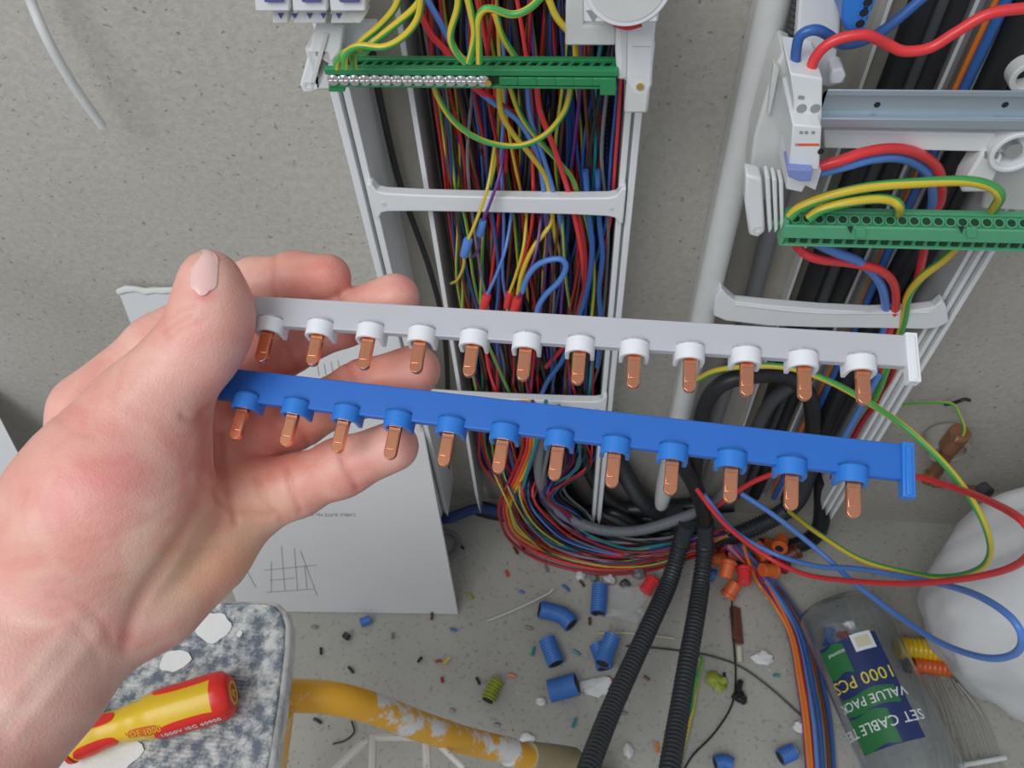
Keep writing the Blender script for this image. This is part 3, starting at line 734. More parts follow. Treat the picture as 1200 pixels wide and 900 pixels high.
mb = MB(); mb.wp([(940, -40), (988, -40), (984, 40), (978, 84), (990, 86), (990, 98), (972, 103), (958, 100), (930, 92), (934, 40)], -.096, .012); mb.wp([(975, 82), (988, 80), (992, 90), (986, 99), (972, 100)], -.110, .016)
mb.build('bracket_plate', 'white', b_, bevel=.0016)
# right-hand end bracket
mb = MB(); mb.wp([(1162, 165), (1178, 158), (1230, 160), (1230, 250), (1150, 245), (1156, 210)], -.088, .02); b_ = mb.build('end_bracket', 'ivory', fr, bevel=.002)
mb = MB(); mb.wp([(1150, 182), (1164, 172), (1176, 184), (1160, 226), (1126, 226), (1130, 214)], -.112, .02); mb.build('bracket_post', 'white', b_, bevel=.002)
mb = MB(); mb.wp([(1155, 179), (1171, 180), (1169, 186), (1154, 185)], -.1132, .002); mb.build('slot', 'ink', b_)
p = W(1190, 180, -.118)
mb = MB(); mb.ring(p, p+Vector((0, .016, 0)), .0160, .0125, 28); mb.build('round_boss', 'white', b_, bevel=.0008)
mb = MB(); mb.cyl(p+Vector((0, .003, 0)), p+Vector((0, .012, 0)), .0055, 18); mb.build('screw', 'screw', b_)
mb = MB(); p2 = W(1205, 92, -.10); mb.ring(p2, p2+Vector((0, .012, 0)), .011, .007, 24); mb.build('round_boss', 'ivory', b_, bevel=.0008)
# green terminal strip, right
ts = thing('terminal_strip', W(1060, 270, -.13), 'light green earth terminal strip with two rows of round wire holes, right frame', 'terminal strip')
yb = -.135; xA, xB = W(919, 270, yb).x, W(1330, 270, yb).x
xa, xb = xA, xB
zt = W(1000, 250, yb+.011).z; zb_ = W(1000, 267, yb).z; zc = W(1000, 281, yb).z; zd = W(1000, 291, yb).z
xpr([(yb+.0012, zb_-.002), (yb+.0112, zt-.0014), (yb+.016, zt-.0014), (yb+.016, zd+.001), (yb+.005, zd+.001), (yb+.005, zc), (yb+.0012, zc)], 'green_light', 'core', ts)
xpr([(yb, zc), (yb, zb_), (yb+.0012, zb_+.0008), (yb+.006, zb_-.001), (yb+.006, zc)], 'green_light', 'front_face', ts, .0005)
xpr([(yb+.0108, zt-.0012), (yb+.0108, zt+.0010), (yb+.016, zt+.0010), (yb+.016, zt-.0012)], 'green_light', 'rear_ridge', ts, .0004)
xpr([(yb+.001, zd-.0003), (yb+.001, zd+.0011), (yb+.013, zd+.0011), (yb+.013, zd-.0003)], 'green_light', 'lower_lip', ts, .0004)
mb = MB(); mb.box((xA+.001, yb+.008, (zt+zd)/2), .003, .014, zt-zd); mb.build('end_plate', 'green_light', ts, bevel=.0006)
mb = MB(); mb.box((xA-.004, yb+.012, (zb_+zc)/2), .008, .006, .004); mb.build('end_pin', 'green_light', ts, bevel=.0006)
sl = Vector((0, .010, zt-zb_)).normalized(); sn = Vector((0, -sl.z, sl.y)); protos = None
for i in range(36):
    x = xA+.0075+i*.0085
    if protos is None:
        c_ = Vector((x, yb+.0062, (zt+zb_)/2-.0002)); mb = MB(); mb.ring(c_-sn*.001, c_+sn*.0008, .0041, .0031, 16); p1 = mb.build('wire_hole', 'green_light', ts)
        mb = MB(); mb.cyl(c_-sn*.001, c_+sn*.0003, .0032, 14); p2_ = mb.build('hole_bore', 'dark_green', ts); x00 = x
        x_2 = x-.0010; mb = MB(); mb.box((x_2+.003, yb+.0045, (zc+zd)/2), .0050, .0022, zc-zd-.0016); p3 = mb.build('lower_hole', 'dark_green', ts); protos = (p1, p2_, p3)
    else:
        for proto in protos:
            k = proto.copy(); COL.objects.link(k); k.matrix_parent_inverse = proto.matrix_parent_inverse.copy(); k.location = (x-x00, 0, 0)
for px in (997, 1127):
    mb = MB(); mb.wp([(px-4, 266), (px+3, 266), (px, 274)], yb-.0012, .001); mb.build('notch', 'dark_green', ts, smooth=False)
    mb = MB(); mb.wp([(px+6, 268), (px+18, 268), (px+18, 279), (px+6, 279)], yb-.0016, .002); mb.build('clip_window', 'green_light', ts, bevel=.0004)
# slim breaker at the left end of the rail
cb = thing('circuit_breaker', W(945, 150, -.14), 'slim white modular breaker with an orange line and blue toggle, end of the steel rail', 'circuit breaker')
mb = MB(); mb.wp([(926, 86), (964, 92), (963, 140), (961, 150), (930, 148), (930, 116)], -.142, .045); mb.build('upper_body', 'white', cb, bevel=.001)
mb = MB(); mb.wp([(929, 146), (963, 149), (960, 200), (924, 196), (927, 172)], -.156, .055); mb.build('front_body', 'white', cb, bevel=.001)
mb = MB(); mb.wp([(924, 196), (963, 200), (956, 224), (944, 218), (940, 226), (921, 222)], -.142, .04); mb.build('lower_body', 'white', cb, bevel=.001)
for px in (939.5, 955.5):
    mb = MB(); p = W(px, 127.5, -.1425); mb.cyl(p, p+Vector((0, .001, 0)), .0031, 16); mb.build('terminal_hole', 'ink', cb)
mb = MB(); p = W(962, 178, -.1565); mb.cyl(p, p+Vector((0, .001, 0)), .0020, 12); mb.build('terminal_hole', 'dark', cb)
mb = MB(); mb.wp([(935, 168.5), (960, 168.5), (960, 171), (935, 171)], -.1564, .0005); mb.build('orange_line', 'orange_junk', cb, smooth=False)
mb = MB(); mb.wp([(932, 168.5), (934.5, 168.5), (934.5, 171), (932, 171)], -.1564, .0005); mb.build('mark', 'ink', cb, smooth=False)
for px in (937, 943, 951):
    mb = MB(); mb.wp([(px, 154), (px+4, 154), (px+4, 157), (px, 157)], -.1564, .0005); mb.build('mark', 'ink', cb, smooth=False)
mb = MB(); mb.wp([(936, 112), (943, 113), (942, 117), (935, 116)], -.1424, .0005); mb.build('mark', 'ink', cb, smooth=False)
mb = MB(); mb.wp([(923, 198), (953, 200), (950, 213), (937, 213), (924, 208)], -.162, .02); mb.build('toggle', 'toggle_blue', cb, bevel=.0008)
# blue terminal block up in the corner
t = thing('terminal_block', W(1005, 15, -.12), 'blue screw terminal block with a row of dark holes, top right corner', 'terminal block')
mb = MB(); mb.wp([(992, -40), (1036, -40), (1028, 0), (1012, 38), (992, 38), (986, 24)], -.125, .03); mb.build('body', 'blue_collar', t, bevel=.002)
for px, py in ((1021, -12), (1017, 3), (1012.5, 15), (1008, 28)):
    mb = MB(); p = W(px, py, -.1257); mb.ring(p, p+Vector((0, .002, 0)), .0036, .0027, 16); h = mb.build('hole_rim', 'blue_collar', t)
    mb = MB(); mb.cyl(p+Vector((0, .0002, 0)), p+Vector((0, .001, 0)), .0028, 16); mb.build('hole', 'dark', h)
# ------------------------------------------------------------------ cables and wires
def corr(name, pts, r, m, label, cat='conduit', group=None, ringlen=.0042, amp=.10, n=8, seg=14, parent=None):
    P = catmull(pts, 12); L = sum((b-a).length for a, b in zip(P[:-1], P[1:])); N = max(6, int(L/ringlen))*4
    # resample evenly
    cum = [0]
    for a, b in zip(P[:-1], P[1:]): cum.append(cum[-1]+(b-a).length)
    Q = []; j = 0
    for i in range(N+1):
        s = L*i/N
        while j < len(P)-2 and cum[j+1] < s: j += 1
        t = (s-cum[j])/max(1e-9, cum[j+1]-cum[j]); Q.append(P[j].lerp(P[j+1], min(1, t)))
    mb = MB(); mb.tube(Q, lambda t, i: r*(1 if i % 4 in (0, 1) else 1-amp*1.6), seg, smooth=False)
    o = mb.build(name, m, parent, angle=60)
    if parent is None: tag(o, label, cat, group)
    return o
xL = W(512, 110, -.03).x; xR = xr-.016
XD = lambda u: xL+(xR-xL)*u
# thick black cables lying at the back of the duct
BL = 'black sheathed cable at the back of the wire bundle in the left frame'
for k, u in enumerate((.06, .15, .24, .33, .42, .5, .58, .66)):
    ph = random.random()*6
    pts = [(XD(u)+.006*math.sin(ph+zz*9), -.016-.006*(k % 2), zz) for zz in (.92, .78, .62, .48, .34, .2)]
    e = W(600+12*k, 575+k*3, -.03); pts += [tuple(e), tuple(WF(650+10*k, 622-k*3, -.055)), tuple(WF(730+6*k, 640-k*2, -.06)), tuple(WF(812, 630-k*2, -.055))]
    wire('cable', pts, .0062, 'black' if k % 3 else 'darkgrey', BL, 'black cables behind the left wire bundle', 'cable', seg=10)
corr('corrugated_conduit', [(XD(.90), -.022, .92), (XD(.905), -.022, .7), (XD(.88), -.022, .5), (XD(.86), -.022, .36), tuple(W(735, 560, -.03)), tuple(W(770, 600, -.04)), tuple(W(830, 610, -.05))], .0125, 'black_corr', 'thick black corrugated conduit down the right side of the left frame')
corr('corrugated_conduit', [(XD(.77), -.018, .92), (XD(.78), -.018, .7), (XD(.74), -.018, .5), (XD(.72), -.018, .33), tuple(W(700, 570, -.03)), tuple(W(750, 605, -.035)), tuple(W(820, 615, -.045))], .0095, 'black_corr', 'thinner black corrugated conduit partly hidden by red wires, left frame')
wire('cable', [W(436, 60, -.02), W(446, 120, -.02), W(470, 220, -.02), W(505, 320, -.02), W(522, 400, -.02), W(525, 500, -.02), W(522, 560, -.02), W(500, 590, -.02)], .0032, 'black', 'thin black cable running down beside the bundle, behind the left crossbar', cat='cable')
# the bundle
CN = [('red', 24), ('blue', 17), ('mid_blue', 3), ('dark_blue', 18), ('violet', 6), ('gy', 15), ('orange', 4), ('brown', 12), ('teal', 4), ('bright_red', 5), ('wgrey', 7), ('yellow', 2), ('black', 34)]  # black count raised to stand in for dark gaps in the bundle
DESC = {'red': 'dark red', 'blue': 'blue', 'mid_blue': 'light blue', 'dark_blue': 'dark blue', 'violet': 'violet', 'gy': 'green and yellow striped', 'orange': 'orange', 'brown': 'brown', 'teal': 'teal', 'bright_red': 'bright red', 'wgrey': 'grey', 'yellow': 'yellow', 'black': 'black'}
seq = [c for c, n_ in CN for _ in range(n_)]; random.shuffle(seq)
NW = len(seq)
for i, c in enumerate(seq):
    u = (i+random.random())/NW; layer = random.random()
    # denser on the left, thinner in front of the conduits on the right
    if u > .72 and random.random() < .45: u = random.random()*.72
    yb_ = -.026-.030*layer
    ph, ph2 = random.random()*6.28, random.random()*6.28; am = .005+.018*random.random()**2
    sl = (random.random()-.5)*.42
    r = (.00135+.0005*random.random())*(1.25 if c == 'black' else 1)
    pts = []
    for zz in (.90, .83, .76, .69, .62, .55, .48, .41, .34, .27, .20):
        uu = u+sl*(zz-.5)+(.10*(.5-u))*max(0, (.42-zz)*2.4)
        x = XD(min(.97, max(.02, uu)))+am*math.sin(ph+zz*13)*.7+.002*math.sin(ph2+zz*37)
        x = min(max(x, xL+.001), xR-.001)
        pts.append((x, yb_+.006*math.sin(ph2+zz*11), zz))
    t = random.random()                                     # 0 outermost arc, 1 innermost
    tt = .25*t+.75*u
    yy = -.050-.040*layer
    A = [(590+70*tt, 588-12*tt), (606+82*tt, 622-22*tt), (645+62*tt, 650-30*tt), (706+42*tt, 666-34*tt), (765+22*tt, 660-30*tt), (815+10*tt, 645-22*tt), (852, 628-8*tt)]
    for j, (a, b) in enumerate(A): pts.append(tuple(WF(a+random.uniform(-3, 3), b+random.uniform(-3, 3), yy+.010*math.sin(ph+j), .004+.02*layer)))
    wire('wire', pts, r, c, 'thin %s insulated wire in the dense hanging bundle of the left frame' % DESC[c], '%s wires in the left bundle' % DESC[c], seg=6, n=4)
# wires that stand out in front of the bundle
def front(pix, y, r, c, label, n=7, name='wire', seg=10):
    ys = y if isinstance(y, (list, tuple)) else [y]*len(pix)
    return wire(name, [WF(a, b, yy) for (a, b), yy in zip(pix, ys)], r, c, label, seg=seg, n=n)
front([(507, 95), (514, 115), (530, 140), (552, 158), (580, 169), (612, 170), (640, 157), (660, 133), (667, 112), (668, 96)], -.098, .0022, 'gy', 'green and yellow wire hanging as a wide loop below the left green strip')
front([(584, 95), (587, 130), (600, 155), (622, 182), (638, 205), (645, 232), (650, 275), (664, 330)], [-.09, -.085, -.08, -.075, -.068, -.062, -.055, -.045], .0022, 'yellow', 'yellow earth wire dropping from the left green strip behind the crossbar')
front([(595, 95), (610, 135), (632, 165), (655, 190), (672, 212), (680, 240), (690, 270), (696, 330), (690, 400)], [-.086, -.08, -.074, -.068, -.063, -.06, -.058, -.056, -.05], .0020, 'gy', 'striped earth wire slanting down to the right below the green strip')
front([(500, -10), (485, 10), (468, 25), (440, 48), (425, 62), (408, 60), (396, 70), (394, 80)], -.145, .0022, 'gy', 'striped earth wire entering the first hole of the left green strip')
front([(494, -10), (490, 20), (474, 42), (450, 55), (420, 54), (405, 64), (404, 80)], -.15, .0022, 'gy', 'striped earth wire bent over the first holes of the left green strip')
front([(470, -10), (462, 10), (445, 30), (425, 48), (414, 62), (415, 80)], -.140, .0022, 'gy', 'striped earth wire into the third hole of the left green strip')
front([(537, -10), (536, 10), (528, 40), (533, 58), (546, 74)], -.145, .0022, 'gy', 'left one of the two striped wires meeting mid strip')
front([(546, -10), (552, 15), (556, 38), (553, 60), (550, 74)], -.147, .0022, 'gy', 'right one of the two striped wires meeting mid strip')
front([(641, -10), (620, 10), (600, 17), (575, 10), (564, 14), (560, 28), (561, 50), (562, 74)], -.147, .0022, 'gy', 'thin striped wire curving over from the right into the middle hole')
front([(580, 16), (590, 45), (610, 75), (625, 95)], -.10, .0022, 'gy', 'striped wire crossing behind the strip right of the middle holes')
front([(640, -10), (652, 20), (672, 45), (675, 66), (676, 90)], -.10, .0023, 'yellow', 'yellow wire passing behind the strip beside the socket outlet')
front([(490, 10), (505, 40), (525, 62), (540, 85), (560, 105), (590, 125), (620, 150), (640, 200)], [-.086]*5+[-.078, -.066, -.04], .0024, 'bright_red', 'bright red wire slanting behind the left green strip')
front([(498, -5), (515, 25), (530, 55), (550, 95), (575, 118), (610, 145), (632, 190), (640, 250), (648, 300)], [-.084]*5+[-.078, -.068, -.06, -.04], .0022, 'mid_blue', 'light blue wire slanting behind the left green strip')
front([(628, 95), (633, 130), (648, 170), (660, 205), (670, 240), (682, 300), (686, 360)], [-.084, -.08, -.075, -.068, -.062, -.06, -.05], .0022, 'bright_red', 'bright red wire going straight down right of the yellow one')
front([(618, 100), (622, 140), (640, 195), (655, 250), (660, 300)], [-.082, -.075, -.068, -.06, -.04], .0020, 'mid_blue', 'light blue wire straight down beside the bright red one')
lp = front([(612, 342), (618, 325), (628, 312), (642, 305), (658, 304), (663, 314), (655, 330), (640, 345), (630, 362), (626, 390)], -.094, .0026, 'mid_blue', 'light blue wire bent into a hairpin loop in the bundle')
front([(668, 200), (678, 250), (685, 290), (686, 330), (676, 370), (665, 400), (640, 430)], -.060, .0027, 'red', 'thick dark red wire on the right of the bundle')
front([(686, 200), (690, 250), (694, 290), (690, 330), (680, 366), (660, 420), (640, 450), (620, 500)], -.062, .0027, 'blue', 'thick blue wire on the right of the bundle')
front([(700, 200), (702, 255), (706, 300), (702, 340), (704, 380), (700, 430)], -.060, .0025, 'blue', 'blue wire nearest the right rail of the left frame')
front([(652, 225), (645, 262), (625, 290), (612, 320), (607, 345)], [-.05, -.06, -.075, -.085, -.09], .0022, 'yellow', 'yellow wire curving left above the red connectors')
def crimp(pa, pb, y, r, c, wc, label):
    A, B = W(*pa, y), W(*pb, y); d = (B-A)
    t = thing('crimp_connector', A, label, 'connector', None)
    mb = MB(); mb.tube([A, A.lerp(B, .08), A.lerp(B, .5), A.lerp(B, .92), B], lambda q_, i: r*(.82 if q_ < .05 or q_ > .95 else 1), 12, smooth=False); mb.build('sleeve', c, t)
    mb = MB(); mb.tube([B, B+d*.9+Vector((.002, .004, 0)), B+d*2.4+Vector((0, .018, 0)), B+d*4+Vector((-.004, .045, 0))], .0014, 8); mb.build('lead', wc, t)
    mb = MB(); mb.tube([A, A-d*.9+Vector((.003, .004, 0)), A-d*2.2+Vector((.006, .016, 0)), A-d*3.5+Vector((.004, .045, 0))], .0014, 8); mb.build('lead', wc, t)
crimp((549, 280), (544, 300), -.096, .0042, 'mid_blue', 'yellow', 'light blue crimp sleeve on an orange and yellow wire, upper left of bundle')
crimp((571, 345), (566, 362), -.096, .0042, 'bright_red', 'mid_blue', 'bright red crimp sleeve just above the white bar, left one')
crimp((607, 349), (602, 366), -.096, .0042, 'bright_red', 'violet', 'bright red crimp sleeve just above the white bar, by the hairpin loop')
crimp((597, 343), (594, 360), -.090, .0036, 'bright_red', 'yellow', 'dark red crimp sleeve half hidden between the two bright ones')
crimp((566, 258), (562, 276), -.088, .0034, 'mid_blue', 'violet', 'small light blue sleeve below the upper crossbar')
# outer sweep of wires, clearly visible at the foot
for j, (c, off, lab) in enumerate((('bright_red', 0, 'bright red wire, outermost in the sweep at the foot of the left frame'), ('orange', 4, 'orange wire next to the outermost in the sweep at the foot'), ('yellow', 8, 'yellow wire in the outer sweep at the foot of the left frame'), ('violet', 12, 'violet wire in the outer sweep at the foot of the left frame'), ('red', -5, 'dark red wire hanging lowest in the sweep at the foot'))):
    front([(612+off, 470), (618+off, 520), (606+off, 555), (592+off, 585), (591+off*1.1, 605), (603+off, 630-off*.6), (640+off, 652-off), (700, 667-off), (755, 664-off), (800, 652-off), (836, 640-off*.5)], [-.075]*3+[-.085-.001*j]*8, .0023, c, lab)
front([(640, 470), (628, 520), (616, 560), (612, 590), (626, 620), (660, 640), (720, 648), (790, 636), (840, 622)], -.088, .0024, 'teal', 'teal wire in the middle of the sweep at the foot')
front([(655, 475), (640, 540), (636, 575), (650, 606), (690, 630), (745, 636), (800, 626), (836, 612)], -.086, .0024, 'wgrey', 'grey wire on the inner side of the sweep at the foot')
corr('corrugated_conduit', [W(640, 480, -.075), W(632, 530, -.078), W(637, 575, -.08), W(660, 602, -.085), W(700, 620, -.09), W(745, 622, -.09), W(790, 610, -.085), W(835, 590, -.07), W(860, 560, -.06)], .0078, 'grey_corr', 'grey corrugated conduit arching under the points of the left frame', ringlen=.0034)

# right frame: cables on its back
def vert(px, y, r, m, label, corrug=False, top=.92, bot=.10, grp=None, wob=.002, **k):
    x = W(px, 300, y).x
    pts = [(x+wob*math.sin(px+zz*12), y, zz) for zz in (top, .75, .6, .45, .3, bot)]
    if corrug: return corr('corrugated_conduit', pts, r, m, label)
    return wire('cable', pts, r, m, label, grp, 'cable', seg=12)
vert(895, -.016, .0085, 'wgrey', 'grey smooth pipe running down inside the right frame, near its round edge')
vert(966, -.024, .0095, 'black', 'thick black cable in the right frame, left of the grey ones')
vert(984, -.022, .0075, 'darkgrey', 'dark grey flat cable beside the thick black one, right frame')
vert(1000, -.026, .0080, 'black', 'black cable third from left inside the right frame')
vert(1016, -.016, .0050, 'wgrey', 'pale grey cable in the middle of the right frame', wob=.001)
vert(1062, -.030, .0110, 'black', 'thickest black cable, right half of the right frame')
vert(1082, -.028, .0080, 'black', 'black cable close to the inner rail of the right frame')
vert(1046, -.020, .0040, 'ivory', 'white flex running down the right frame between black cables')
vert(1033, -.020, .0026, 'orange', 'orange wire running down the right frame between black cables')
vert(1040, -.028, .0040, 'blue', 'blue cable running down the right frame behind the steel rail')
corr('corrugated_conduit', [W(944, -20, -.07), W(937, 30, -.07), (W(925, 100, -.07).x, -.06, .72)], .0080, 'darkgrey', 'dark corrugated conduit end at the top of the right frame, behind the bracket')
# wires of the right frame
front([(932, 84), (933, 60), (938, 42), (955, 35), (972, 42), (985, 52), (1010, 48), (1040, 32), (1090, -10)], [-.125]*4+[-.12, -.11, -.10, -.09, -.08], .0033, 'blue', 'blue wire arching out of the slim breaker beneath the red one')
front([(950, 88), (953, 72), (965, 56), (985, 45), (1015, 41), (1040, 52), (1060, 60), (1090, 56), (1120, 38), (1160, 16), (1215, 8)], [-.13]*5+[-.125]*6, .0033, 'bright_red', 'bright red wire arching out of the slim breaker to the top right')
front([(954, 197), (985, 188), (1015, 178), (1050, 174), (1080, 182), (1100, 200), (1103, 232), (1090, 262), (1075, 330)], [-.135, -.135, -.13, -.12, -.11, -.10, -.09, -.08, -.06], .0037, 'bright_red', 'bright red wire bowing right below the steel rail')
front([(957, 202), (990, 194), (1020, 186), (1050, 184), (1072, 190), (1090, 206), (1094, 235), (1088, 260)], [-.13, -.13, -.125, -.115, -.105, -.095, -.088, -.07], .0040, 'mid_blue', 'light blue wire bowing right just under the red one')
front([(926, 254), (938, 243), (970, 230), (1020, 219), (1080, 214), (1130, 212), (1160, 218), (1172, 230), (1164, 246)], [-.137]*8+[-.12], .0036, 'gy', 'long striped earth wire looping over the right green strip')
front([(948, 256), (962, 246), (990, 238), (1025, 233), (1045, 235), (1054, 242), (1052, 252)], [-.139]*6+[-.12], .0036, 'gy', 'short striped earth wire looping over the right green strip')
front([(930, 282), (940, 295), (960, 304), (1000, 309), (1030, 316), (1046, 330), (1050, 350), (1046, 375), (1030, 440)], [-.115]*3+[-.10]*2+[-.09, -.08, -.07, -.05], .0037, 'bright_red', 'bright red wire bowing out below the right green strip')
front([(955, 284), (980, 296), (1005, 306), (1025, 322), (1036, 345), (1037, 380), (1025, 440)], [-.115, -.11, -.10, -.09, -.08, -.065, -.05], .0040, 'mid_blue', 'light blue wire behind the red bow below the right green strip')
front([(1125, 285), (1105, 305), (1080, 325), (1064, 348), (1058, 380), (1040, 430), (1012, 500), (985, 560)], [-.105, -.10, -.095, -.085, -.075, -.06, -.05, -.05], .0036, 'gy', 'striped earth wire going down left from the right green strip')
front([(1050, 420), (1038, 460), (1010, 495), (975, 560)], -.055, .0030, 'red', 'dark red wire seen between the two bars by the frame rail')
front([(1030, 440), (1010, 475), (985, 520)], -.062, .0032, 'mid_blue', 'light blue wire seen between the two bars')
corr('corrugated_conduit', [W(814, 560, -.075), W(818, 510, -.085), W(828, 470, -.09), W(850, 448, -.09), W(885, 440, -.085), W(925, 442, -.075), W(950, 470, -.06), W(952, 520, -.05)], .0088, 'black', 'thick black cable bent in an arch between the two bars', ringlen=.004, amp=.0)
wire('cable', [W(948, 440, -.05), W(905, 470, -.055), W(880, 520, -.06), W(862, 580, -.06)], .0075, 'darkgrey', 'dark grey cable curving inside the black arch', cat='cable', seg=12)
wire('cable', [W(800, 545, -.09), W(812, 565, -.09), W(822, 590, -.09), (W(826, 612, -.09))], .0100, 'black', 'short black cable end below the blue bar where the wires gather', cat='cable', seg=12)
# big loops at the lower right
front([(816, 446), (840, 434), (880, 429), (925, 431), (970, 446), (1015, 470), (1060, 500), (1105, 542), (1135, 580), (1156, 620), (1160, 650), (1145, 668), (1110, 676), (1070, 672), (1010, 656), (960, 626), (925, 600)], [-.09, -.10, -.11, -.12, -.135, -.15, -.18, -.21, -.23, -.25, -.255, -.25, -.24, -.22, -.19, -.15, -.10], .0030, 'gy', 'striped earth wire in the biggest loose loop at the right')
front([(836, 596), (850, 586), (880, 566), (915, 553), (960, 548), (1010, 552), (1070, 558), (1120, 572), (1165, 590), (1200, 612), (1212, 640), (1185, 665), (1130, 678), (1060, 684), (990, 680), (940, 672), (895, 650), (850, 615), (820, 578), (806, 556)], [-.09, -.10, -.11, -.12, -.14, -.16, -.19, -.23, -.28, -.32, -.33, -.31, -.28, -.24, -.20, -.17, -.14, -.12, -.10, -.09], .0030, 'bright_red', 'bright red wire in a wide loose loop at the right')
front([(868, 578), (910, 606), (960, 646), (1000, 682), (1050, 720), (1100, 752), (1150, 770), (1185, 768), (1198, 750), (1185, 724), (1150, 700), (1110, 686), (1050, 674), (1000, 666), (960, 664), (910, 650), (860, 622), (825, 580)], [-.10, -.12, -.15, -.19, -.24, -.29, -.33, -.345, -.345, -.33, -.30, -.26, -.22, -.19, -.17, -.14, -.12, -.10], .0032, 'mid_blue', 'light blue wire in the lowest loose loop at the right')
# wires running down the floor at the middle right
for j, (c, dx) in enumerate((('violet', 0), ('orange', 4), ('mid_blue', 9), ('red', 6), ('blue', 14), ('brown', 20), ('blue', 24), ('orange', 1))):
    a = 860+3*j
    lab = ['violet', 'orange', 'light blue', 'dark red', 'blue', 'brown', 'blue, rightmost of its group,', 'orange, lower'][j]+' wire running down the floor beside the clear jar'
    pts = [W(a-10, 640, -.10), F(885+dx*.8, 672+j, .020), F(905+dx*.9, 700+j, .016+.002*(j % 3)), F(925+dx, 745, .010+.003*(j % 2)), F(935+dx*1.2, 800, .008+.003*(j % 2)), F(942+dx*1.3, 850, .008+.003*(j % 3)), F(948+dx*1.3, 930, .010)]
    wire('wire', pts, .0026, c, lab, seg=8)
# two conduits crossing the floor
corr('corrugated_conduit', [W(806, 612, -.09), W(797, 640, -.10), F(785, 680, .06), F(765, 725, .08), F(742, 775, .10), F(715, 835, .13), F(690, 900, .17), F(672, 960, .2)], .0125, 'black_corr', 'black corrugated conduit across the floor, slanting to the lower left', ringlen=.0058, amp=.09)
corr('corrugated_conduit', [W(826, 612, -.09), W(826, 640, -.10), F(822, 680, .06), F(815, 725, .075), F(806, 775, .09), F(796, 835, .11), F(785, 900, .14), F(776, 960, .16)], .0125, 'black_corr', 'black corrugated conduit across the floor, the straighter right one', ringlen=.0058, amp=.09)
corr('corrugated_conduit', [W(790, 600, -.06), W(800, 618, -.065), W(835, 632, -.07), W(880, 620, -.06), W(930, 590, -.04), W(950, 540, -.03)], .013, 'black_corr', 'black corrugated conduit in the shade under the right frame', ringlen=.005)
wire('cable', [W(560, 595, -.02), W(620, 610, -.03), W(700, 600, -.03), W(780, 595, -.03), W(860, 590, -.03)], .013, 'black', 'fat black cable lying along the wall foot between the frames', cat='cable', seg=12)
wire('cable', [W(890, 640, -.06), W(930, 640, -.06), W(960, 620, -.05), W(965, 560, -.03)], .012, 'black', 'fat black cable turning up into the right frame', cat='cable', seg=12)
# white flex end hanging at the top left
t = wire('cable', [W(-10, -330, -.012), W(10, -150, -.02), W(25, -40, -.028), W(36, 0, -.03), W(55, 45, -.04), W(85, 98, -.04), W(120, 148, -.035)], .0040, 'ivory', 'loose white cable end hanging in front of the bare wall, top left', cat='cable', seg=14)
# ------------------------------------------------------------------ leaning boards
def lean_board(name, tl, tr, br, bl, thick, m, label, torn=False):
    t = thing(name, Vector(bl), label, 'board')
    tl, tr, br, bl = map(Vector, (tl, tr, br, bl)); n = (tr-bl).cross(tl-bl).normalized()
    if n.dot(CAM-bl) < 0: n = -n
    mb = MB(); N = 24
    top = [tl.lerp(tr, i/N)+(tl-bl).normalized()*(random.uniform(-.0035, .002) if torn and 0 < i < N else 0) for i in range(N+1)]
    mb.prism([bl]+top+[br], -n*thick); mb.build('panel', m, t, bevel=.0006)
    return t, n, tl, tr, br, bl
TL = W(138, 340, -.012); BR = F(537, 720, .0005); BLp = F(281, 716, .0005); TR = TL+(BR-BLp)
t, n, tl, tr, br, bl = lean_board('cover_panel', TL, TR, BR, BLp, .006, 'board', 'white board with faint upside down print, leaning on the wall behind the hand', True)
mb = MB(); P = [tl.lerp(tr, i/30) for i in range(31)]; mb.tube([p+n*.0005+(tl-bl).normalized()*random.uniform(-.002, .002) for p in P], lambda q_, i: .0028+.0016*random.random(), 8, smooth=False); mb.build('torn_edge', 'chalk', t)
U = (tr-tl); V = (bl-tl)
def on_board(u, v): return tl+U*u+V*v+n*.0004
def inv(px, py):                                # where the sight line meets the board
    r = ray(px, py); tt = (tl-CAM).dot(n)/r.dot(n); P_ = CAM+r*tt-tl
    a = Matrix(((U.dot(U), U.dot(V)), (U.dot(V), V.dot(V)))); s_ = a.inverted() @ Vector((P_.dot(U), P_.dot(V))); return s_
ux, vx = -U.normalized(), -V.normalized()
def board_text(s, px, py, size):
    c = on_board(*inv(px, py)); return text_mesh('print', s, size, 'ink', t, lambda x, y, z: c-ux*(-x)+V.normalized()*y*1.0+n*(z), .0001)
board_text('CABLE SUITE No 4001', 386, 603, .0075)
for (a, b, c_, d) in [((310, 668), (372, 662), 0, 0), ((312, 694), (368, 690), 0, 0), ((316, 680), (345, 677), 0, 0), ((318, 658), (318, 694), 0, 0), ((330, 640), (334, 692), 0, 0), ((345, 642), (349, 692), 0, 0), ((357, 662), (360, 690), 0, 0), ((290, 670), (300, 688), 0, 0), ((352, 645), (372, 698), 0, 0), ((372, 428), (374, 440), 0, 0), ((380, 426), (382, 439), 0, 0), ((388, 424), (390, 436), 0, 0), ((396, 422), (398, 432), 0, 0), ((364, 514), (370, 522), 0, 0)]:
    A, B = on_board(*inv(*a)), on_board(*inv(*b)); dd = (B-A).normalized()
    mb = MB(); sd = n.cross(dd).normalized()*.0004; mb.prism([A-sd, B-sd, B+sd, A+sd], n*.0002); mb.build('drawn_line', 'ink', t, smooth=False)
lean_board('cover_panel', W(-190, 300, -.01), W(-20, 452, -.012), F(140, 760, .001), F(-120, 700, .001), .008, 'paper', 'pale board corner showing between the wall and the wrist, far left')

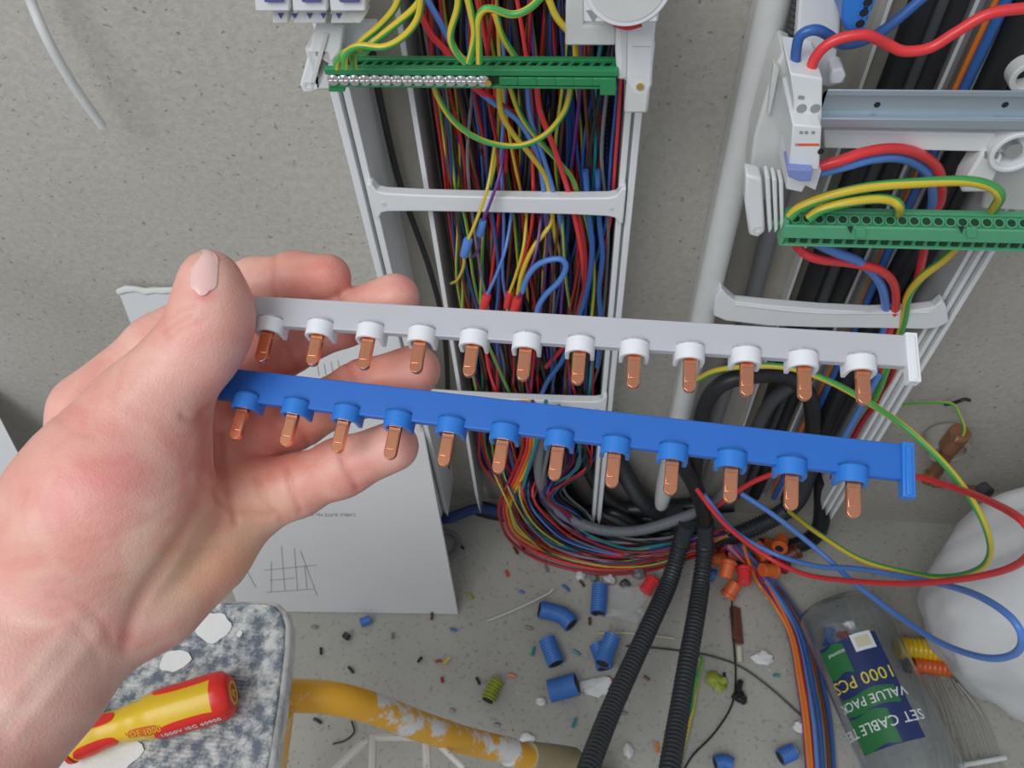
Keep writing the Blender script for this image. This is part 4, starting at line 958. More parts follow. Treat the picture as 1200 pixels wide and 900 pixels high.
# ------------------------------------------------------------------ white sack, lower right
sc_ = W(1300, 700, -.20); RX, RY, RZ = .176, .135, max(.14, sc_.z)
vs = []; NA, NB = 88, 60
for j in range(NB+1):
    th = math.pi*j/NB
    for i in range(NA):
        a = 2*math.pi*i/NA; d_ = Vector((math.sin(th)*math.cos(a), math.sin(th)*math.sin(a), math.cos(th)))
        k_ = 1+.10*noise.noise(d_*1.9+Vector((3, 1, 2)))+.06*noise.noise(Vector((d_.x*5, d_.y*5, d_.z*2.2)))+.010*noise.noise(Vector((d_.x*16, d_.y*16, d_.z*5)))
        z_ = sc_.z+d_.z*k_*(.24 if d_.z > 0 else sc_.z/.93)
        vs.append((sc_.x+d_.x*k_*RX+.22*max(0, d_.z)*.28, sc_.y+d_.y*k_*RY, max(.001, z_)))
mb = MB(); mb.add(vs, [(j*NA+i, j*NA+(i+1) % NA, (j+1)*NA+(i+1) % NA, (j+1)*NA+i) for j in range(NB) for i in range(NA)]); o = mb.build('plastic_sack', 'paper', angle=80)
tag(o, 'big crumpled white sack standing on the floor at the right edge', 'sack')

# ------------------------------------------------------------------ pipe stub on the wall
t = thing('pipe_stub', W(1105, 500, 0), 'grey pipe stub with an old copper elbow on the wall, by the blue bar end', 'pipe')
p = W(1106, 508, -.002)
mb = MB(); mb.ring(p, p+Vector((0, -.030, 0)), .024, .019, 28); mb.cyl(p, p+Vector((0, -.024, 0)), .0188, 24); mb.build('plastic_socket', 'greyplastic', t, bevel=.0008)
mb = MB(); mb.tube([W(1092, 560, -.02), W(1104, 540, -.03), W(1116, 522, -.035), W(1122, 512, -.035)], .0085, 14); mb.build('copper_pipe', 'copper_pipe', t)
mb = MB(); mb.cyl(W(1112, 524, -.036), W(1126, 506, -.036), .0125, 14); mb.cyl(W(1117, 513, -.046), W(1128, 516, -.046), .006, 10); mb.build('brass_union', 'copper_pipe', t, bevel=.001)
mb = MB(); mb.cyl(W(1092, 556, -.024), W(1086, 562, -.024), .010, 8); mb.build('nut', 'brass', t)
front([(1042, 476), (1060, 474), (1090, 472), (1115, 473), (1124, 486), (1130, 502), (1126, 515)], [-.05, -.03, -.02, -.02, -.03, -.04, -.045], .0018, 'gy', 'thin striped wire from the frame rail to the pipe stub')
wire('cable', [W(1108, 474, -.002), W(1118, 472, -.012), W(1130, 468, -.014), W(1136, 469, -.010)], .0022, 'black', 'short black wire stub sticking out of the wall above the pipe stub', cat='cable')
PIPE = wire('pipe', [W(1092, 568, -.02), W(1120, 570, -.03), W(1146, 572, -.05)], .0035, 'copper_pipe', 'thin copper pipe running from the stub towards the sack', cat='pipe')
p = W(1150, 570, -.052); mb = MB(); mb.ring(p, p+Vector((.004, -.012, .003)), .0085, .005, 18); o = mb.build('seal', 'darkgrey', PIPE)

# ------------------------------------------------------------------ step stool with the screwdriver
ZS = .51
st = thing('step_stool', F(200, 900, 0), 'worn step stool with a plaster-spotted grey tread and yellow tube frame, lower left', 'step stool')
out = [(316, 703), (326, 706), (334, 714), (339, 730), (338, 760), (330, 830), (318, 905), (300, 1000), (-60, 1000), (20, 703), (150, 701)]
# worked out on the tread's own plane
def tread_poly(inset, z): 
    P = [F(a, b, ZS) for a, b in out]; cx = sum((p.x for p in P))/len(P); cy = sum((p.y for p in P))/len(P)
    return [Vector((p.x+(cx-p.x)*inset, p.y+(cy-p.y)*inset, z)) for p in P]
mb = MB(); mb.prism(tread_poly(0, ZS-.022), (0, 0, .0215)); mb.build('tread_edge', 'tread_edge', st, bevel=.004)
mb = MB(); mb.prism(tread_poly(.055, ZS-.004), (0, 0, .0052)); tr_ = mb.build('tread_mat', 'tread', st, bevel=.0015)
# ribs of the tread mat, one strip after another
x0, x1 = F(20, 703, ZS).x+.012, F(326, 760, ZS).x-.004
ydo = F(240, 712, ZS).y; yup = F(240, 1000, ZS).y
mb = MB(); k = 0
y = ydo
while y > yup:
    mb.box(((x0+x1)/2-.004, y, ZS+.0014), x1-x0-.012, .0011, .0006); y -= .0029
o = mb.build('tread_ribs', 'tread', tr_); tag(o, kind='stuff')
def blotch(px, py, r, z, seed, parent, asp=1.0, ang=0):
    c_ = F(px, py, z); mb = MB(); pts = []
    for i in range(28):
        a = 2*math.pi*i/28; rr = r*(1+.30*noise.noise(Vector((math.cos(a)*1.6, math.sin(a)*1.6, seed))))
        x_, y_ = math.cos(a)*rr*asp, math.sin(a)*rr; pts.append(c_+Vector((x_*math.cos(ang)-y_*math.sin(ang), x_*math.sin(ang)+y_*math.cos(ang), 0)))
    mb.prism(pts, (0, 0, .0010)); return mb.build('plaster_splat', 'chalk', parent)
for a in ((250, 734, .0105, 3, 1.4, -.3), (205, 775, .0075, 5, 1.6, .2), (281, 743, .0026, 14, .8, 0), (118, 884, .018, 31, 1.6, .3)):
    blotch(a[0], a[1], a[2], ZS+.0018, a[3], st, a[4], a[5])
# yellow tube: bends from under the tread down to the floor
T0 = F(300, 812, ZS-.045); tube_pts = [F(250, 815, .455), F(345, 815, .45), F(395, 819, .44), F(440, 831, .40), F(490, 850, .34), F(550, 869, .26), F(600, 880, .20)]
tube_end = F(628, 889, .165)
TP = catmull(tube_pts, 8); mb = MB(); mb.tube(TP[:23], .0128, 20, smooth=False); mb.build('tube_leg', 'yellow_tube', st); mb = MB(); mb.tube(TP[22:], .0129, 20, smooth=False); mb.build('worn_tube_section', 'yellow_tube_worn', st)
mb = MB(); mb.tube([F(596, 882, .204), F(612, 886, .185), tube_end], .0131, 20, n=4); mb.build('worn_tube_end', 'yellow_tube_worn', st)
mb = MB(); mb.tube([F(618, 887, .178), F(650, 890, .14), F(672, 893, .115)], lambda q_, i: .0158, 16, n=4); mb.build('rubber_foot', 'rubber_foot', st)
mb = MB(); mb.tube([F(672, 893, .115), F(690, 900, .06), F(712, 915, .014), F(716, 918, .001)], .012, 14); mb.build('foot_stay', 'rubber_foot', st)
mb = MB(); mb.tube([F(326, 830, ZS-.05), F(322, 870, .40), F(318, 930, .20), F(315, 1010, .001)], .0125, 16, n=5); mb.build('tube_leg', 'yellow_tube', st)
for a in ((20, 720), (-60, 1010)):
    P0 = F(*a, ZS-.02); mb = MB(); mb.tube([P0, Vector((P0.x-.02, P0.y, .25)), Vector((P0.x-.03, P0.y, .001))], .0145, 14); mb.build('tube_leg', 'yellow_tube', st)
def splat_tube(i0, i1, m='chalk'):
    pass
# thin splashed metal brace below the tube
def zb(px, py): return F(px, py, .30)
mb = MB()
for a, b, r in (((434, 864), (503, 864), .0034), ((437, 862), (435, 960), .0040), ((499, 862), (503, 960), .0040), ((430, 866), (378, 915), .0040), ((503, 862), (552, 908), .0030)):
    m_ = MB(); m_.tube([zb(*a), zb(*b)], r, 8, smooth=False); m_.build('brace', 'splashed', st)
# plaster lumps on the tube
for (px, py, z, r) in ():
    c_ = F(px, py, z)+Vector((0, -.001, .004)); mb = MB(); vs = []; 
    for j in range(7):
        th = math.pi*j/6
        for i in range(12):
            a = 2*math.pi*i/12; d_ = Vector((math.sin(th)*math.cos(a)*1.7, math.sin(th)*math.sin(a), math.cos(th)*.95)); vs.append(c_+d_*r*(1+.2*noise.noise(d_*2+c_*90)))
    mb.add(vs, [(j*12+i, j*12+(i+1) % 12, (j+1)*12+(i+1) % 12, (j+1)*12+i) for j in range(6) for i in range(12)]); mb.build('plaster_splat', 'chalk', st, angle=70)

# screwdriver
A, B = F(84, 868, ZS+.0155), F(272, 812, ZS+.0165); ax_s = (B-A).normalized(); Ls = (B-A).length
sd = thing('screwdriver', A, 'yellow and red insulated screwdriver lying on the grey tread', 'screwdriver')
up_ = Vector((0, 0, 1)); sx = ax_s.cross(up_).normalized(); 
def prof_sd(t):
    pts = [(0, .0125), (.03, .0148), (.10, .0140), (.22, .0118), (.30, .0116), (.40, .0132), (.52, .0158), (.62, .0165), (.80, .0166), (.93, .0166), (.97, .0155), (1.0, .0125)]
    for (a, ra), (b, rb) in zip(pts[:-1], pts[1:]):
        if a <= t <= b: q_ = (t-a)/(b-a); q_ = q_*q_*(3-2*q_); return ra+(rb-ra)*q_
    return pts[-1][1]
def sdp(t, ang, dr=0):                          # point on the handle
    r = prof_sd(t)+dr; fl = 1-.05*abs(math.cos(3*ang)); return A+ax_s*(Ls*t)+(sx*math.cos(ang)+up_*math.sin(ang))*r*fl
NT, NS = 60, 48
mb = MB(); mb.add([sdp(j/NT, 2*math.pi*i/NS) for j in range(NT+1) for i in range(NS)], [(j*NS+i, j*NS+(i+1) % NS, (j+1)*NS+(i+1) % NS, (j+1)*NS+i) for j in range(NT) for i in range(NS)]+[tuple(range(NS)), tuple(NT*NS+i for i in range(NS))])
mb.build('handle', 'sd_yellow', sd)
def pad(name, t0, t1, a0, a1, m, dr=.0007, sup=3.0, n=26):
    mb = MB(); vs = []
    for layer in (dr, -.001):
        for j in range(n+1):
            v = j/n*2-1; h = (1-abs(v)**sup)**(1/sup) if abs(v) < 1 else 0
            for i in range(13):
                u = (i/12*2-1)*h; vs.append(sdp(t0+(t1-t0)*(v+1)/2, (a0+a1)/2+(a1-a0)/2*u, layer))
    q_ = (n+1)*13
    fs = [(j*13+i, j*13+i+1, (j+1)*13+i+1, (j+1)*13+i) for j in range(n) for i in range(12)]
    fs += [tuple(q_+x for x in f[::-1]) for f in fs]
    fs += [(j*13, (j+1)*13, (j+1)*13+q_, j*13+q_) for j in range(n)]+[(j*13+12, j*13+12+q_, (j+1)*13+12+q_, (j+1)*13+12) for j in range(n)]
    mb.add(vs, fs); return mb.build(name, m, sd, angle=60)
mb = MB(); mb.add([sdp(t_, 2*math.pi*i/NS, .0006) for t_ in (.90, .93, .96, .985, 1.0) for i in range(NS)]+[A+ax_s*(Ls*1.006)+(sdp(1.0, 2*math.pi*i/NS)-A-ax_s*Ls)*.82 for i in range(NS)], [(j*NS+i, j*NS+(i+1) % NS, (j+1)*NS+(i+1) % NS, (j+1)*NS+i) for j in range(5) for i in range(NS)]+[tuple(5*NS+i for i in range(NS))]); cap_o = mb.build('end_cap', 'sd_red', sd)
ec = A+ax_s*(Ls*1.0065)
mb = MB(); mb.ring(ec, ec+ax_s*.0004, .0082, .0068, 28); mb.build('emblem_ring', 'label_yellow', cap_o)
cu_ = up_.cross(ax_s).normalized(); 
text_mesh('emblem_letter', 'R', .011, 'label_yellow', cap_o, lambda x, y, z: ec+ax_s*(.0003+z)+(cu_*x+up_*y))
FRO = math.radians(38)                          # angle on the side that faces the room
s_side = 1 if sx.y < 0 else -1
def ang(a): return a if s_side > 0 else math.pi-a
pr_ = lambda a0, a1: (min(ang(math.radians(a0)), ang(math.radians(a1))), max(ang(math.radians(a0)), ang(math.radians(a1))))
pad('grip_pad', .52, .97, *pr_(-25, 42), 'sd_red')
pad('grip_pad', .04, .30, *pr_(-8, 46), 'sd_red')
pad('grip_pad', .03, .30, *pr_(88, 138), 'sd_red')
pad('grip_pad', .52, .97, *pr_(120, 190), 'sd_red')
pad('printed_band', .37, .57, *pr_(22, 50), 'sd_red2', dr=.0003)
mb = MB(); mb.tube([A-ax_s*.0012, A+ax_s*.0015], .0150, 32, smooth=False); mb.build('collar', 'sd_red', sd)
mb = MB(); mb.tube([A, A-ax_s*.02, A-ax_s*.05, A-ax_s*.095], lambda t, i: .0075 if t < .25 else .0048, 20, smooth=False); mb.build('shaft_sleeve', 'sd_red', sd)
mb = MB(); mb.tube([A-ax_s*.095, A-ax_s*.118], lambda t, i: .003-.001*t, 12, smooth=False); mb.build('blade_tip', 'screw', sd)
fa = ang(math.radians(10))
text_mesh('lettering', '1000V IEC 60900', .0058, 'label_white', sd, lambda x, y, z: sdp(.745+x/Ls, fa+(y/.0166)*s_side, .0009+z))
text_mesh('lettering', 'VDE 1000', .0060, 'sd_yellow', sd, lambda x, y, z: sdp(.47+x/Ls, ang(math.radians(36))+(y/.0145)*s_side, .0006+z))

# ------------------------------------------------------------------ floor litter
def conduit_piece(pts, r, label, m='conduit_blue', parent=None):
    t = thing('conduit_piece', pts[0], label, 'conduit piece', 'cut pieces of blue corrugated conduit' if m == 'conduit_blue' else None)
    corr('sleeve', pts, r, m, '', parent=t, ringlen=.0034, amp=.035, seg=20)
    for a, b in ((pts[0], pts[1]), (pts[-1], pts[-2])):
        a, b = Vector(a), Vector(b); d = (a-b).normalized(); mb = MB(); mb.cyl(a+d*.0003, a-d*.001, r*.80, 18); mb.build('bore', 'dark', t)
rB = .0150
conduit_piece([F(632, 714, .019), F(646, 717, .015), F(660, 722, .016), F(670, 732, .017)], .0125, 'bent piece of blue conduit lying leftmost near the middle of the floor')
conduit_piece([F(703, 686, .014), F(702, 702, .014), F(701, 719, .014)], .0115, 'upright-lying blue conduit piece nearest the wire sweep')
conduit_piece([F(641, 749, .014), F(646, 763, .014), F(652, 778, .014)], .0120, 'small blue conduit piece below the bent one')
conduit_piece([F(700, 755, .014), F(705, 768, .014), F(709, 783, .014)], .0120, 'blue conduit piece lying underneath the slanted one')
conduit_piece([F(718, 745, .036), F(712, 760, .034), F(706, 778, .036)], .0115, 'blue conduit piece lying slanted on top of another')
conduit_piece([F(644, 810, .0152), F(660, 806, .0190), F(676, 801, .0245)], .0150, 'fattest blue conduit piece with its dark bore showing, nearest of all')
conduit_piece([F(914, 888, .012), F(922, 884, .012), F(931, 880, .012)], .010, 'blue conduit piece at the lower edge beside the long floor wires')
conduit_piece([F(838, 895, .012), F(848, 893, .012), F(858, 897, .012)], .010, 'blue conduit stub at the bottom edge right of the conduits')
conduit_piece([F(423, 730, .008), F(430, 727, .008), F(434, 725, .008)], .0065, 'tiny blue conduit piece near the corner of the leaning board')
conduit_piece([F(830, 672, .03), F(838, 676, .03)], .010, 'blue conduit stub tucked beneath the orange heap')
t = thing('conduit_piece', F(577, 808), 'lime green ribbed conduit piece like a short spring on the floor', 'conduit piece')
corr('sleeve', [F(572, 820, .009), F(577, 808, .009), F(583, 797, .009)], .0098, 'lime', '', parent=t, ringlen=.0066, amp=.22, seg=18)
mb = MB(); a, b = F(571, 822, .009), F(577, 808, .009); mb.cyl(a, a+(b-a).normalized()*.003, .0072, 14); mb.build('bore', 'dark', t)
conduit_piece([F(408, 743, .007), F(404, 748, .007)], .006, 'little black ribbed stub on the floor under the board edge', m='black_corr')
# offcuts of insulation
OFF = [(524, 662, 'red', .5, 'dark red'), (594, 672, 'bright_red', 1.2, 'bright red'), (611, 694, 'blue', .3, 'blue'), (663, 689, 'blue', .7, 'blue'), (551, 698, 'lime', .8, 'lime'), (506, 722, 'brown', 1.5, 'brown'), (531, 738, 'blue', .2, 'blue'), (514, 775, 'red', -.2, 'dark red'), (524, 774, 'yellow', 2.3, 'yellow'), (518, 797, 'red', 1.2, 'dark red'), (492, 773, 'black', 2.1, 'black'), (560, 798, 'black', 1.0, 'black'), (600, 792, 'orange', .2, 'orange'), (625, 763, 'teal', 1.7, 'teal'), (620, 736, 'wgrey', .2, 'grey'), (530, 833, 'wgrey', .1, 'grey'), (376, 763, 'black', 1.3, 'black'), (411, 785, 'black', .7, 'black'), (368, 735, 'wgrey', .1, 'grey'), (372, 845, 'black', .4, 'black'), (673, 847, 'teal', 1.9, 'teal'), (731, 836, 'wgrey', .2, 'grey'), (715, 796, 'red', .6, 'dark red'), (752, 733, 'red', .1, 'dark red'), (691, 728, 'brown', 1.5, 'brown'), (745, 720, 'wgrey', .5, 'grey'), (757, 795, 'brown', .5, 'brown'), (682, 684, 'brown', .9, 'brown'), (541, 641, 'black', .6, 'black'), (634, 648, 'brown', .3, 'brown'), (604, 645, 'brown', 1, 'brown'), (675, 765, 'teal', .5, 'teal'), (910, 792, 'teal', .0, 'teal'), (849, 793, 'black', 1.6, 'black'), (770, 876, 'orange', 1.5, 'orange'), (612, 640, 'dark_blue', .9, 'dark blue'), (640, 666, 'wgrey', 1.1, 'grey'), (1128, 730, 'wgrey', .3, 'grey'), (582, 850, 'wgrey', .1, 'grey'), (460, 745, 'wgrey', 1.4, 'grey')]
for px, py, c_, a, cn in OFF:
    p = F(px, py, .0035); l = random.uniform(.0035, .0068); d = Vector((math.cos(a), -math.sin(a), 0))
    wire('wire_offcut', [p-d*l, p+Vector((0, .0008, 0)), p+d*l], .0020, c_, 'tiny %s wire insulation offcut scattered on the floor' % cn, '%s offcuts on the floor' % cn, 'offcut', seg=8, n=3)
# crumbs of plaster: uncountable
mb = MB()
for _ in range(900):
    px, py = random.uniform(330, 1130), random.uniform(625, 905); p = F(px, py, 0); s = random.choice([.0006, .0009, .0012, .0018])*random.uniform(.6, 1.3)
    if p.y > -.012: continue
    q_ = [p+Vector((random.uniform(-1, 1)*s, random.uniform(-1, 1)*s, random.uniform(0, 1)*s)) for _ in range(3)]+[p+Vector((0, 0, 1.6*s))]
    mb.add(q_, [(0, 1, 2), (0, 3, 1), (1, 3, 2), (2, 3, 0)], random.choice([0, 0, 0, 1, 2]))
o = mb.build('plaster_crumbs', ['chalk', 'wgrey', 'copper_pipe'], smooth=False); tag(o, 'fine plaster crumbs and dust grains strewn over the floor', 'debris', kind='stuff')
def lump(px, py, r, m, name, label, cat, z=None, sx_=1.5, sd_=0, flat=.5, grp=None, amp=.5):
    c_ = F(px, py, 0 if z is None else z)+Vector((0, 0, r*flat*(1-.2))); mb = MB(); vs = []
    for j in range(9):
        th = math.pi*j/8
        for i in range(16):
            a = 2*math.pi*i/16; d_ = Vector((math.sin(th)*math.cos(a), math.sin(th)*math.sin(a), math.cos(th))); k_ = r*(1+amp*noise.noise(d_*1.7+Vector((px, py, 0))*.37))
            x_, y_ = d_.x*k_*sx_, d_.y*k_; vs.append(c_+Vector((x_*math.cos(sd_)-y_*math.sin(sd_), x_*math.sin(sd_)+y_*math.cos(sd_), max(-r*flat*.75, d_.z*k_*flat))))
    mb.add(vs, [(j*16+i, j*16+(i+1) % 16, (j+1)*16+(i+1) % 16, (j+1)*16+i) for j in range(8) for i in range(16)]); o = mb.build(name, m, angle=50); return tag(o, label, cat, grp)
lump(697, 805, .013, 'chalk', 'plaster_chunk', 'flat pale plaster chunk right of the fattest blue conduit piece', 'plaster', sx_=1.7, sd_=.3, flat=.35)
lump(634, 823, .0055, 'chalk', 'plaster_chunk', 'small white plaster lump left of the fattest blue conduit piece', 'plaster', sx_=1.2)
lump(736, 880, .009, 'chalk', 'plaster_chunk', 'pale plaster chunk between the two black conduits near the bottom', 'plaster', sx_=.7)
lump(618, 865, .006, 'chalk', 'plaster_chunk', 'white plaster crumb above the yellow tube end', 'plaster')
lump(893, 772, .009, 'paper', 'paper_scrap', 'crumpled scrap of white paper between wire and jar', 'paper scrap', flat=.4)
lump(936, 853, .008, 'chalk', 'plaster_chunk', 'white plaster lump beside the long floor wires', 'plaster', sx_=1)
lump(502, 692, .009, 'wgrey', 'plaster_chunk', 'grey plaster lump beside the board, near the wall foot', 'plaster', flat=.4)
# ring of clear packing near the wall foot and black plug
p = F(522, 640, .006); mb = MB(); mb.ring(p, p+Vector((0, 0, .008)), .024, .018, 28); o = mb.build('cable_ring', 'wgrey', bevel=.0008); tag(o, 'grey plastic ring lying by the wall foot, left of the wires', 'ring')
wire('cable', [W(495, 592, -.02), F(520, 608, .02), F(560, 596, .02), F(600, 604, .015)], .008, 'dark_blue', 'dark blue cable stub at the wall foot right of the board', cat='cable')
# thin black wires on the floor
wire('wire', [F(733, 757, .004), F(765, 759, .004), F(800, 763, .004), F(830, 768, .004), F(865, 780, .004), F(900, 804, .004), F(940, 840, .004)], .0013, 'black', 'hair-thin black wire curving right across the floor', seg=8)
wire('wire', [F(857, 690, .012), F(859, 740, .005), F(862, 790, .004), F(858, 825, .004), F(838, 858, .004), F(812, 885, .004), F(800, 905, .004)], .0013, 'black', 'hair-thin black wire hooking down left past the brown strip', seg=8)
wire('wire', [F(412, 845, .004), F(415, 858, .004), F(404, 868, .004), F(390, 872, .004)], .0012, 'black', 'short curled black wire on the floor under the yellow tube', seg=8)
wire('wire', [F(570, 728, .004), F(600, 716, .004), F(640, 697, .008), F(648, 690, .010)], .0014, 'ivory', 'thin white cable tie lying on the floor left of the blue pieces', seg=6)
wire('wire', [F(700, 742, .004), F(740, 742, .004), F(790, 748, .004)], .0012, 'cream', 'thin straw coloured strand behind the slanted blue piece', seg=6)
# striped offcuts
t = wire('wire', [F(816, 768, .004), F(822, 776, .004), F(815, 800, .004), F(812, 830, .005), F(806, 850, .006), F(796, 893, .006), F(790, 915, .006)], .0026, 'gy', 'striped wire lying on the floor beside the right black conduit')
wire('wire', [F(822, 772, .004), F(816, 805, .004), F(808, 845, .005), F(800, 880, .006), F(795, 912, .006)], .0026, 'gy', 'second striped wire end beside the right black conduit')
lump(838, 800, .010, 'lime', 'insulation_scrap', 'crumpled lime yellow scrap right of the right black conduit', 'scrap', sx_=1.5, sd_=-.6, amp=.9)
lump(866, 818, .009, 'black', 'plug', 'small glossy black plug on the floor below the brown strip', 'plug', sx_=.9, amp=.7, flat=.8)
wire('wire', [F(868, 798, .008), F(866, 806, .009), F(866, 812, .010)], .004, 'black', 'black neck sticking up from the small black plug')
mb = MB(); c_ = F(863, 733, .0035); mb.box(c_, .015, .052, .003); mb.box(c_+Vector((-.002, .004, .002)), .009, .046, .002); tag(mb.build('cardboard_strip', 'brown', bevel=.001), 'rust brown cardboard strip lying beside the thin black wire', 'strip')
tag(wire('wood_splinter', [F(866, 758, .004), F(867, 776, .004)], .004, 'cream', 'pale wood splinter just below the brown strip'), cat='splinter')
# clear film scraps
def film(px, py, s, label, seed):
    mb = MB(); c_ = F(px, py, .004); n_ = 10; vs = [c_+Vector(((i/n_-.5)*s*1.3*(1+.6*noise.noise(Vector((j*.35, seed, i*.1)))), (j/n_-.5)*s*(1+.7*noise.noise(Vector((i*.35, seed+5, j*.1)))), .004+.012*abs(noise.noise(Vector((i*.4+seed, j*.4, seed)))))) for j in range(n_+1) for i in range(n_+1)]
    q_ = len(vs); vs += [v+Vector((0, 0, .0004)) for v in vs]
    fs = [(j*(n_+1)+i, j*(n_+1)+i+1, (j+1)*(n_+1)+i+1, (j+1)*(n_+1)+i) for j in range(n_) for i in range(n_)]; fs += [tuple(x+q_ for x in f[::-1]) for f in fs]
    mb.add(vs, fs); o = mb.build('film_scrap', 'film'); tag(o, label, 'film scrap')
film(728, 708, .05, 'crinkled clear film scrap behind the blue conduit pieces', 3)
# heap of orange and red connectors where the wires gather
HEAP = [(838, 655, 'orange_junk', 0), (852, 668, 'orange_junk', 1), (868, 650, 'orange_junk', 2), (884, 660, 'bright_red', 3), (846, 640, 'red', 4), (900, 668, 'orange_junk', 5), (872, 676, 'bright_red', 6), (915, 662, 'red', 7), (858, 690, 'orange_junk', 8), (892, 645, 'orange_junk', 9), (926, 650, 'brown', 10), (830, 640, 'brown', 11), (906, 640, 'orange_junk', 12), (915, 636, 'orange_junk', 13), (760, 687, 'bright_red', 14), (873, 660, 'black', 15)]
HL = {0: 'left orange', 1: 'ribbed orange', 2: 'upper orange', 3: 'bright red', 4: 'dark red', 5: 'right orange', 6: 'low bright red', 7: 'dull red', 8: 'lowest orange', 9: 'topmost orange', 10: 'brown', 11: 'brownish left', 12: 'small orange', 13: 'rightmost orange', 15: 'black'}
for px, py, m_, i in HEAP:
    z0 = .006+.012*((i*7) % 4); a = i*1.3
    P0 = F(px, py, z0+.012); d = Vector((math.cos(a), math.sin(a), .5*math.sin(i*2.1))).normalized()
    if i == 14: P0 = F(px, py, .014); d = Vector((.5, .8, .1)).normalized()
    t = thing('push_connector', P0, (HL[i]+' plastic connector in the heap where the wires gather') if i != 14 else 'round bright red connector cap lying left of the black conduits', 'connector', None if i == 14 else 'connectors in the heap')
    mb = MB(); mb.cyl(P0-d*.011, P0+d*.009, .0095, 14); mb.cyl(P0+d*.009, P0+d*.013, .0115, 14); mb.build('body', m_, t, bevel=.0008)
    mb = MB(); mb.ring(P0+d*.013, P0+d*.0145, .0095, .006, 14); mb.build('rim', m_, t)
    mb = MB(); mb.cyl(P0+d*.0131, P0+d*.0136, .006, 12); mb.build('bore', 'dark', t)
for px, py, r, m_, lab in ((680, 676, .007, 'ivory', 'pale'), (696, 678, .006, 'wgrey', 'grey'), (714, 681, .0075, 'ivory', 'off-white'), (732, 686, .007, 'darkgrey', 'dark grey'), (748, 674, .008, 'wgrey', 'light grey'), (782, 690, .006, 'cream', 'cream')):
    lump(px, py, r, m_, 'plaster_chunk', lab+' rubble lump in the row behind the blue conduit pieces', 'rubble', sx_=1.1, flat=.8, grp=None)

# ------------------------------------------------------------------ clear jar of cable ties
J0, J1 = F(982, 712, .056), F(1085, 935, .056); ja = (J1-J0).normalized(); RJ = .0555; LJ = (J1-J0).length
js = ja.cross(up_).normalized()
jar = thing('cable_tie_jar', J0, 'clear plastic jar with a green and navy label lying on the floor, lower right', 'jar')
def jp(s, a, dr=0): return J0+ja*s+(js*math.cos(a)+up_*math.sin(a))*(RJ+dr)
def lathe(prof, seg=56):
    mb = MB(); vs = []
    for s_, r in prof:
        vs += [J0+ja*s_+(js*math.cos(2*math.pi*i/seg)+up_*math.sin(2*math.pi*i/seg))*r for i in range(seg)]
    n_ = len(prof); fs = [(j*seg+i, j*seg+(i+1) % seg, ((j+1) % n_)*seg+(i+1) % seg, ((j+1) % n_)*seg+i) for j in range(n_) for i in range(seg)]
    return mb.add(vs, fs)
wt = .0012
prof = [(-.004, .002), (-.004, RJ*.80), (.0, RJ*.93), (.008, RJ), (.05, RJ), (LJ, RJ), (LJ, RJ-wt), (.05, RJ-wt), (.009, RJ-wt), (.002, RJ*.91), (-.002, RJ*.78), (-.0025, .002)]
lathe(prof).build('wall', 'glass', jar)
def patch(s0, s1, a0, a1, m, dr, name, parent, na=24, edge=None):
    mb = MB(); vs = []
    for layer in (dr, dr-.0003):
        for j in range(2):
            for i in range(na+1):
                s_ = (s0, s1)[j]
                if edge: s_ += edge(i/na, j)
                vs.append(jp(s_, a0+(a1-a0)*i/na, layer))
    q_ = 2*(na+1); fs = [(i, i+1, na+2+i, na+1+i) for i in range(na)]; fs += [tuple(x+q_ for x in f[::-1]) for f in fs]
    rim_ = list(range(na+1))+list(range(2*na+1, na, -1)); fs += [(rim_[k], rim_[(k+1) % len(rim_)], rim_[(k+1) % len(rim_)]+q_, rim_[k]+q_) for k in range(len(rim_))]
    return mb.add(vs, fs).build(name, m, parent)
# angle on the jar that faces the camera
mid = J0+ja*(LJ*.45); tc_ = (CAM-mid).normalized(); AF = math.atan2(tc_.dot(up_), tc_.dot(js))
sgn = 1 if js.x > 0 else -1                     # which way angle runs in the picture (towards the right when cos grows)
def jpx(px, py):                                # jar coordinates under a sight line
    r = ray(px, py).normalized(); best = None
    for k in range(400):
        pass
    o_ = CAM-J0; oo = o_-ja*o_.dot(ja); rr = r-ja*r.dot(ja); a_ = rr.dot(rr); b_2 = 2*oo.dot(rr); c_ = oo.dot(oo)-RJ*RJ; dsc = max(0, b_2*b_2-4*a_*c_)
    tt = (-b_2-math.sqrt(dsc))/(2*a_); P_ = CAM+r*tt-J0; s_ = P_.dot(ja); q_ = P_-ja*s_; return s_, math.atan2(q_.dot(up_), q_.dot(js))
sA, aR = jpx(1028, 738); sB, aR2 = jpx(1072, 848); _, aL = jpx(966, 775)
aR = (aR+aR2)/2; s0 = jpx(1005, 748)[0]-.004; s1 = jpx(1035, 870)[0]+.006
if abs(aR-aL) > math.pi: aL += 2*math.pi if aL < aR else -2*math.pi
lb = patch(s0, s1, aL, aR, 'navy', .0006, 'label', jar)
am_ = (aL+aR)/2; dA = aR-aL
wv = lambda amp_: (lambda u, j: amp_*math.sin(u*7)*(1 if j else 1))
g1 = patch(s0+(s1-s0)*.68, s0+(s1-s0)*.985, aL, aL+dA*.66, 'label_green', .0009, 'green_band', lb, edge=wv(.002))
g2 = patch(s0+(s1-s0)*.02, s0+(s1-s0)*.30, aL, aL+dA*.45, 'label_green', .0009, 'green_band', lb, edge=wv(.002))
g3 = patch(s0+(s1-s0)*.50, s0+(s1-s0)*.66, aL+dA*.02, aL+dA*.9, 'label_green', .0008, 'green_band', lb, edge=wv(.002))
patch(s0-.002, s0+.019, aR-dA*.40, aR-dA*.08, 'label_white', .0011, 'sticker', lb)
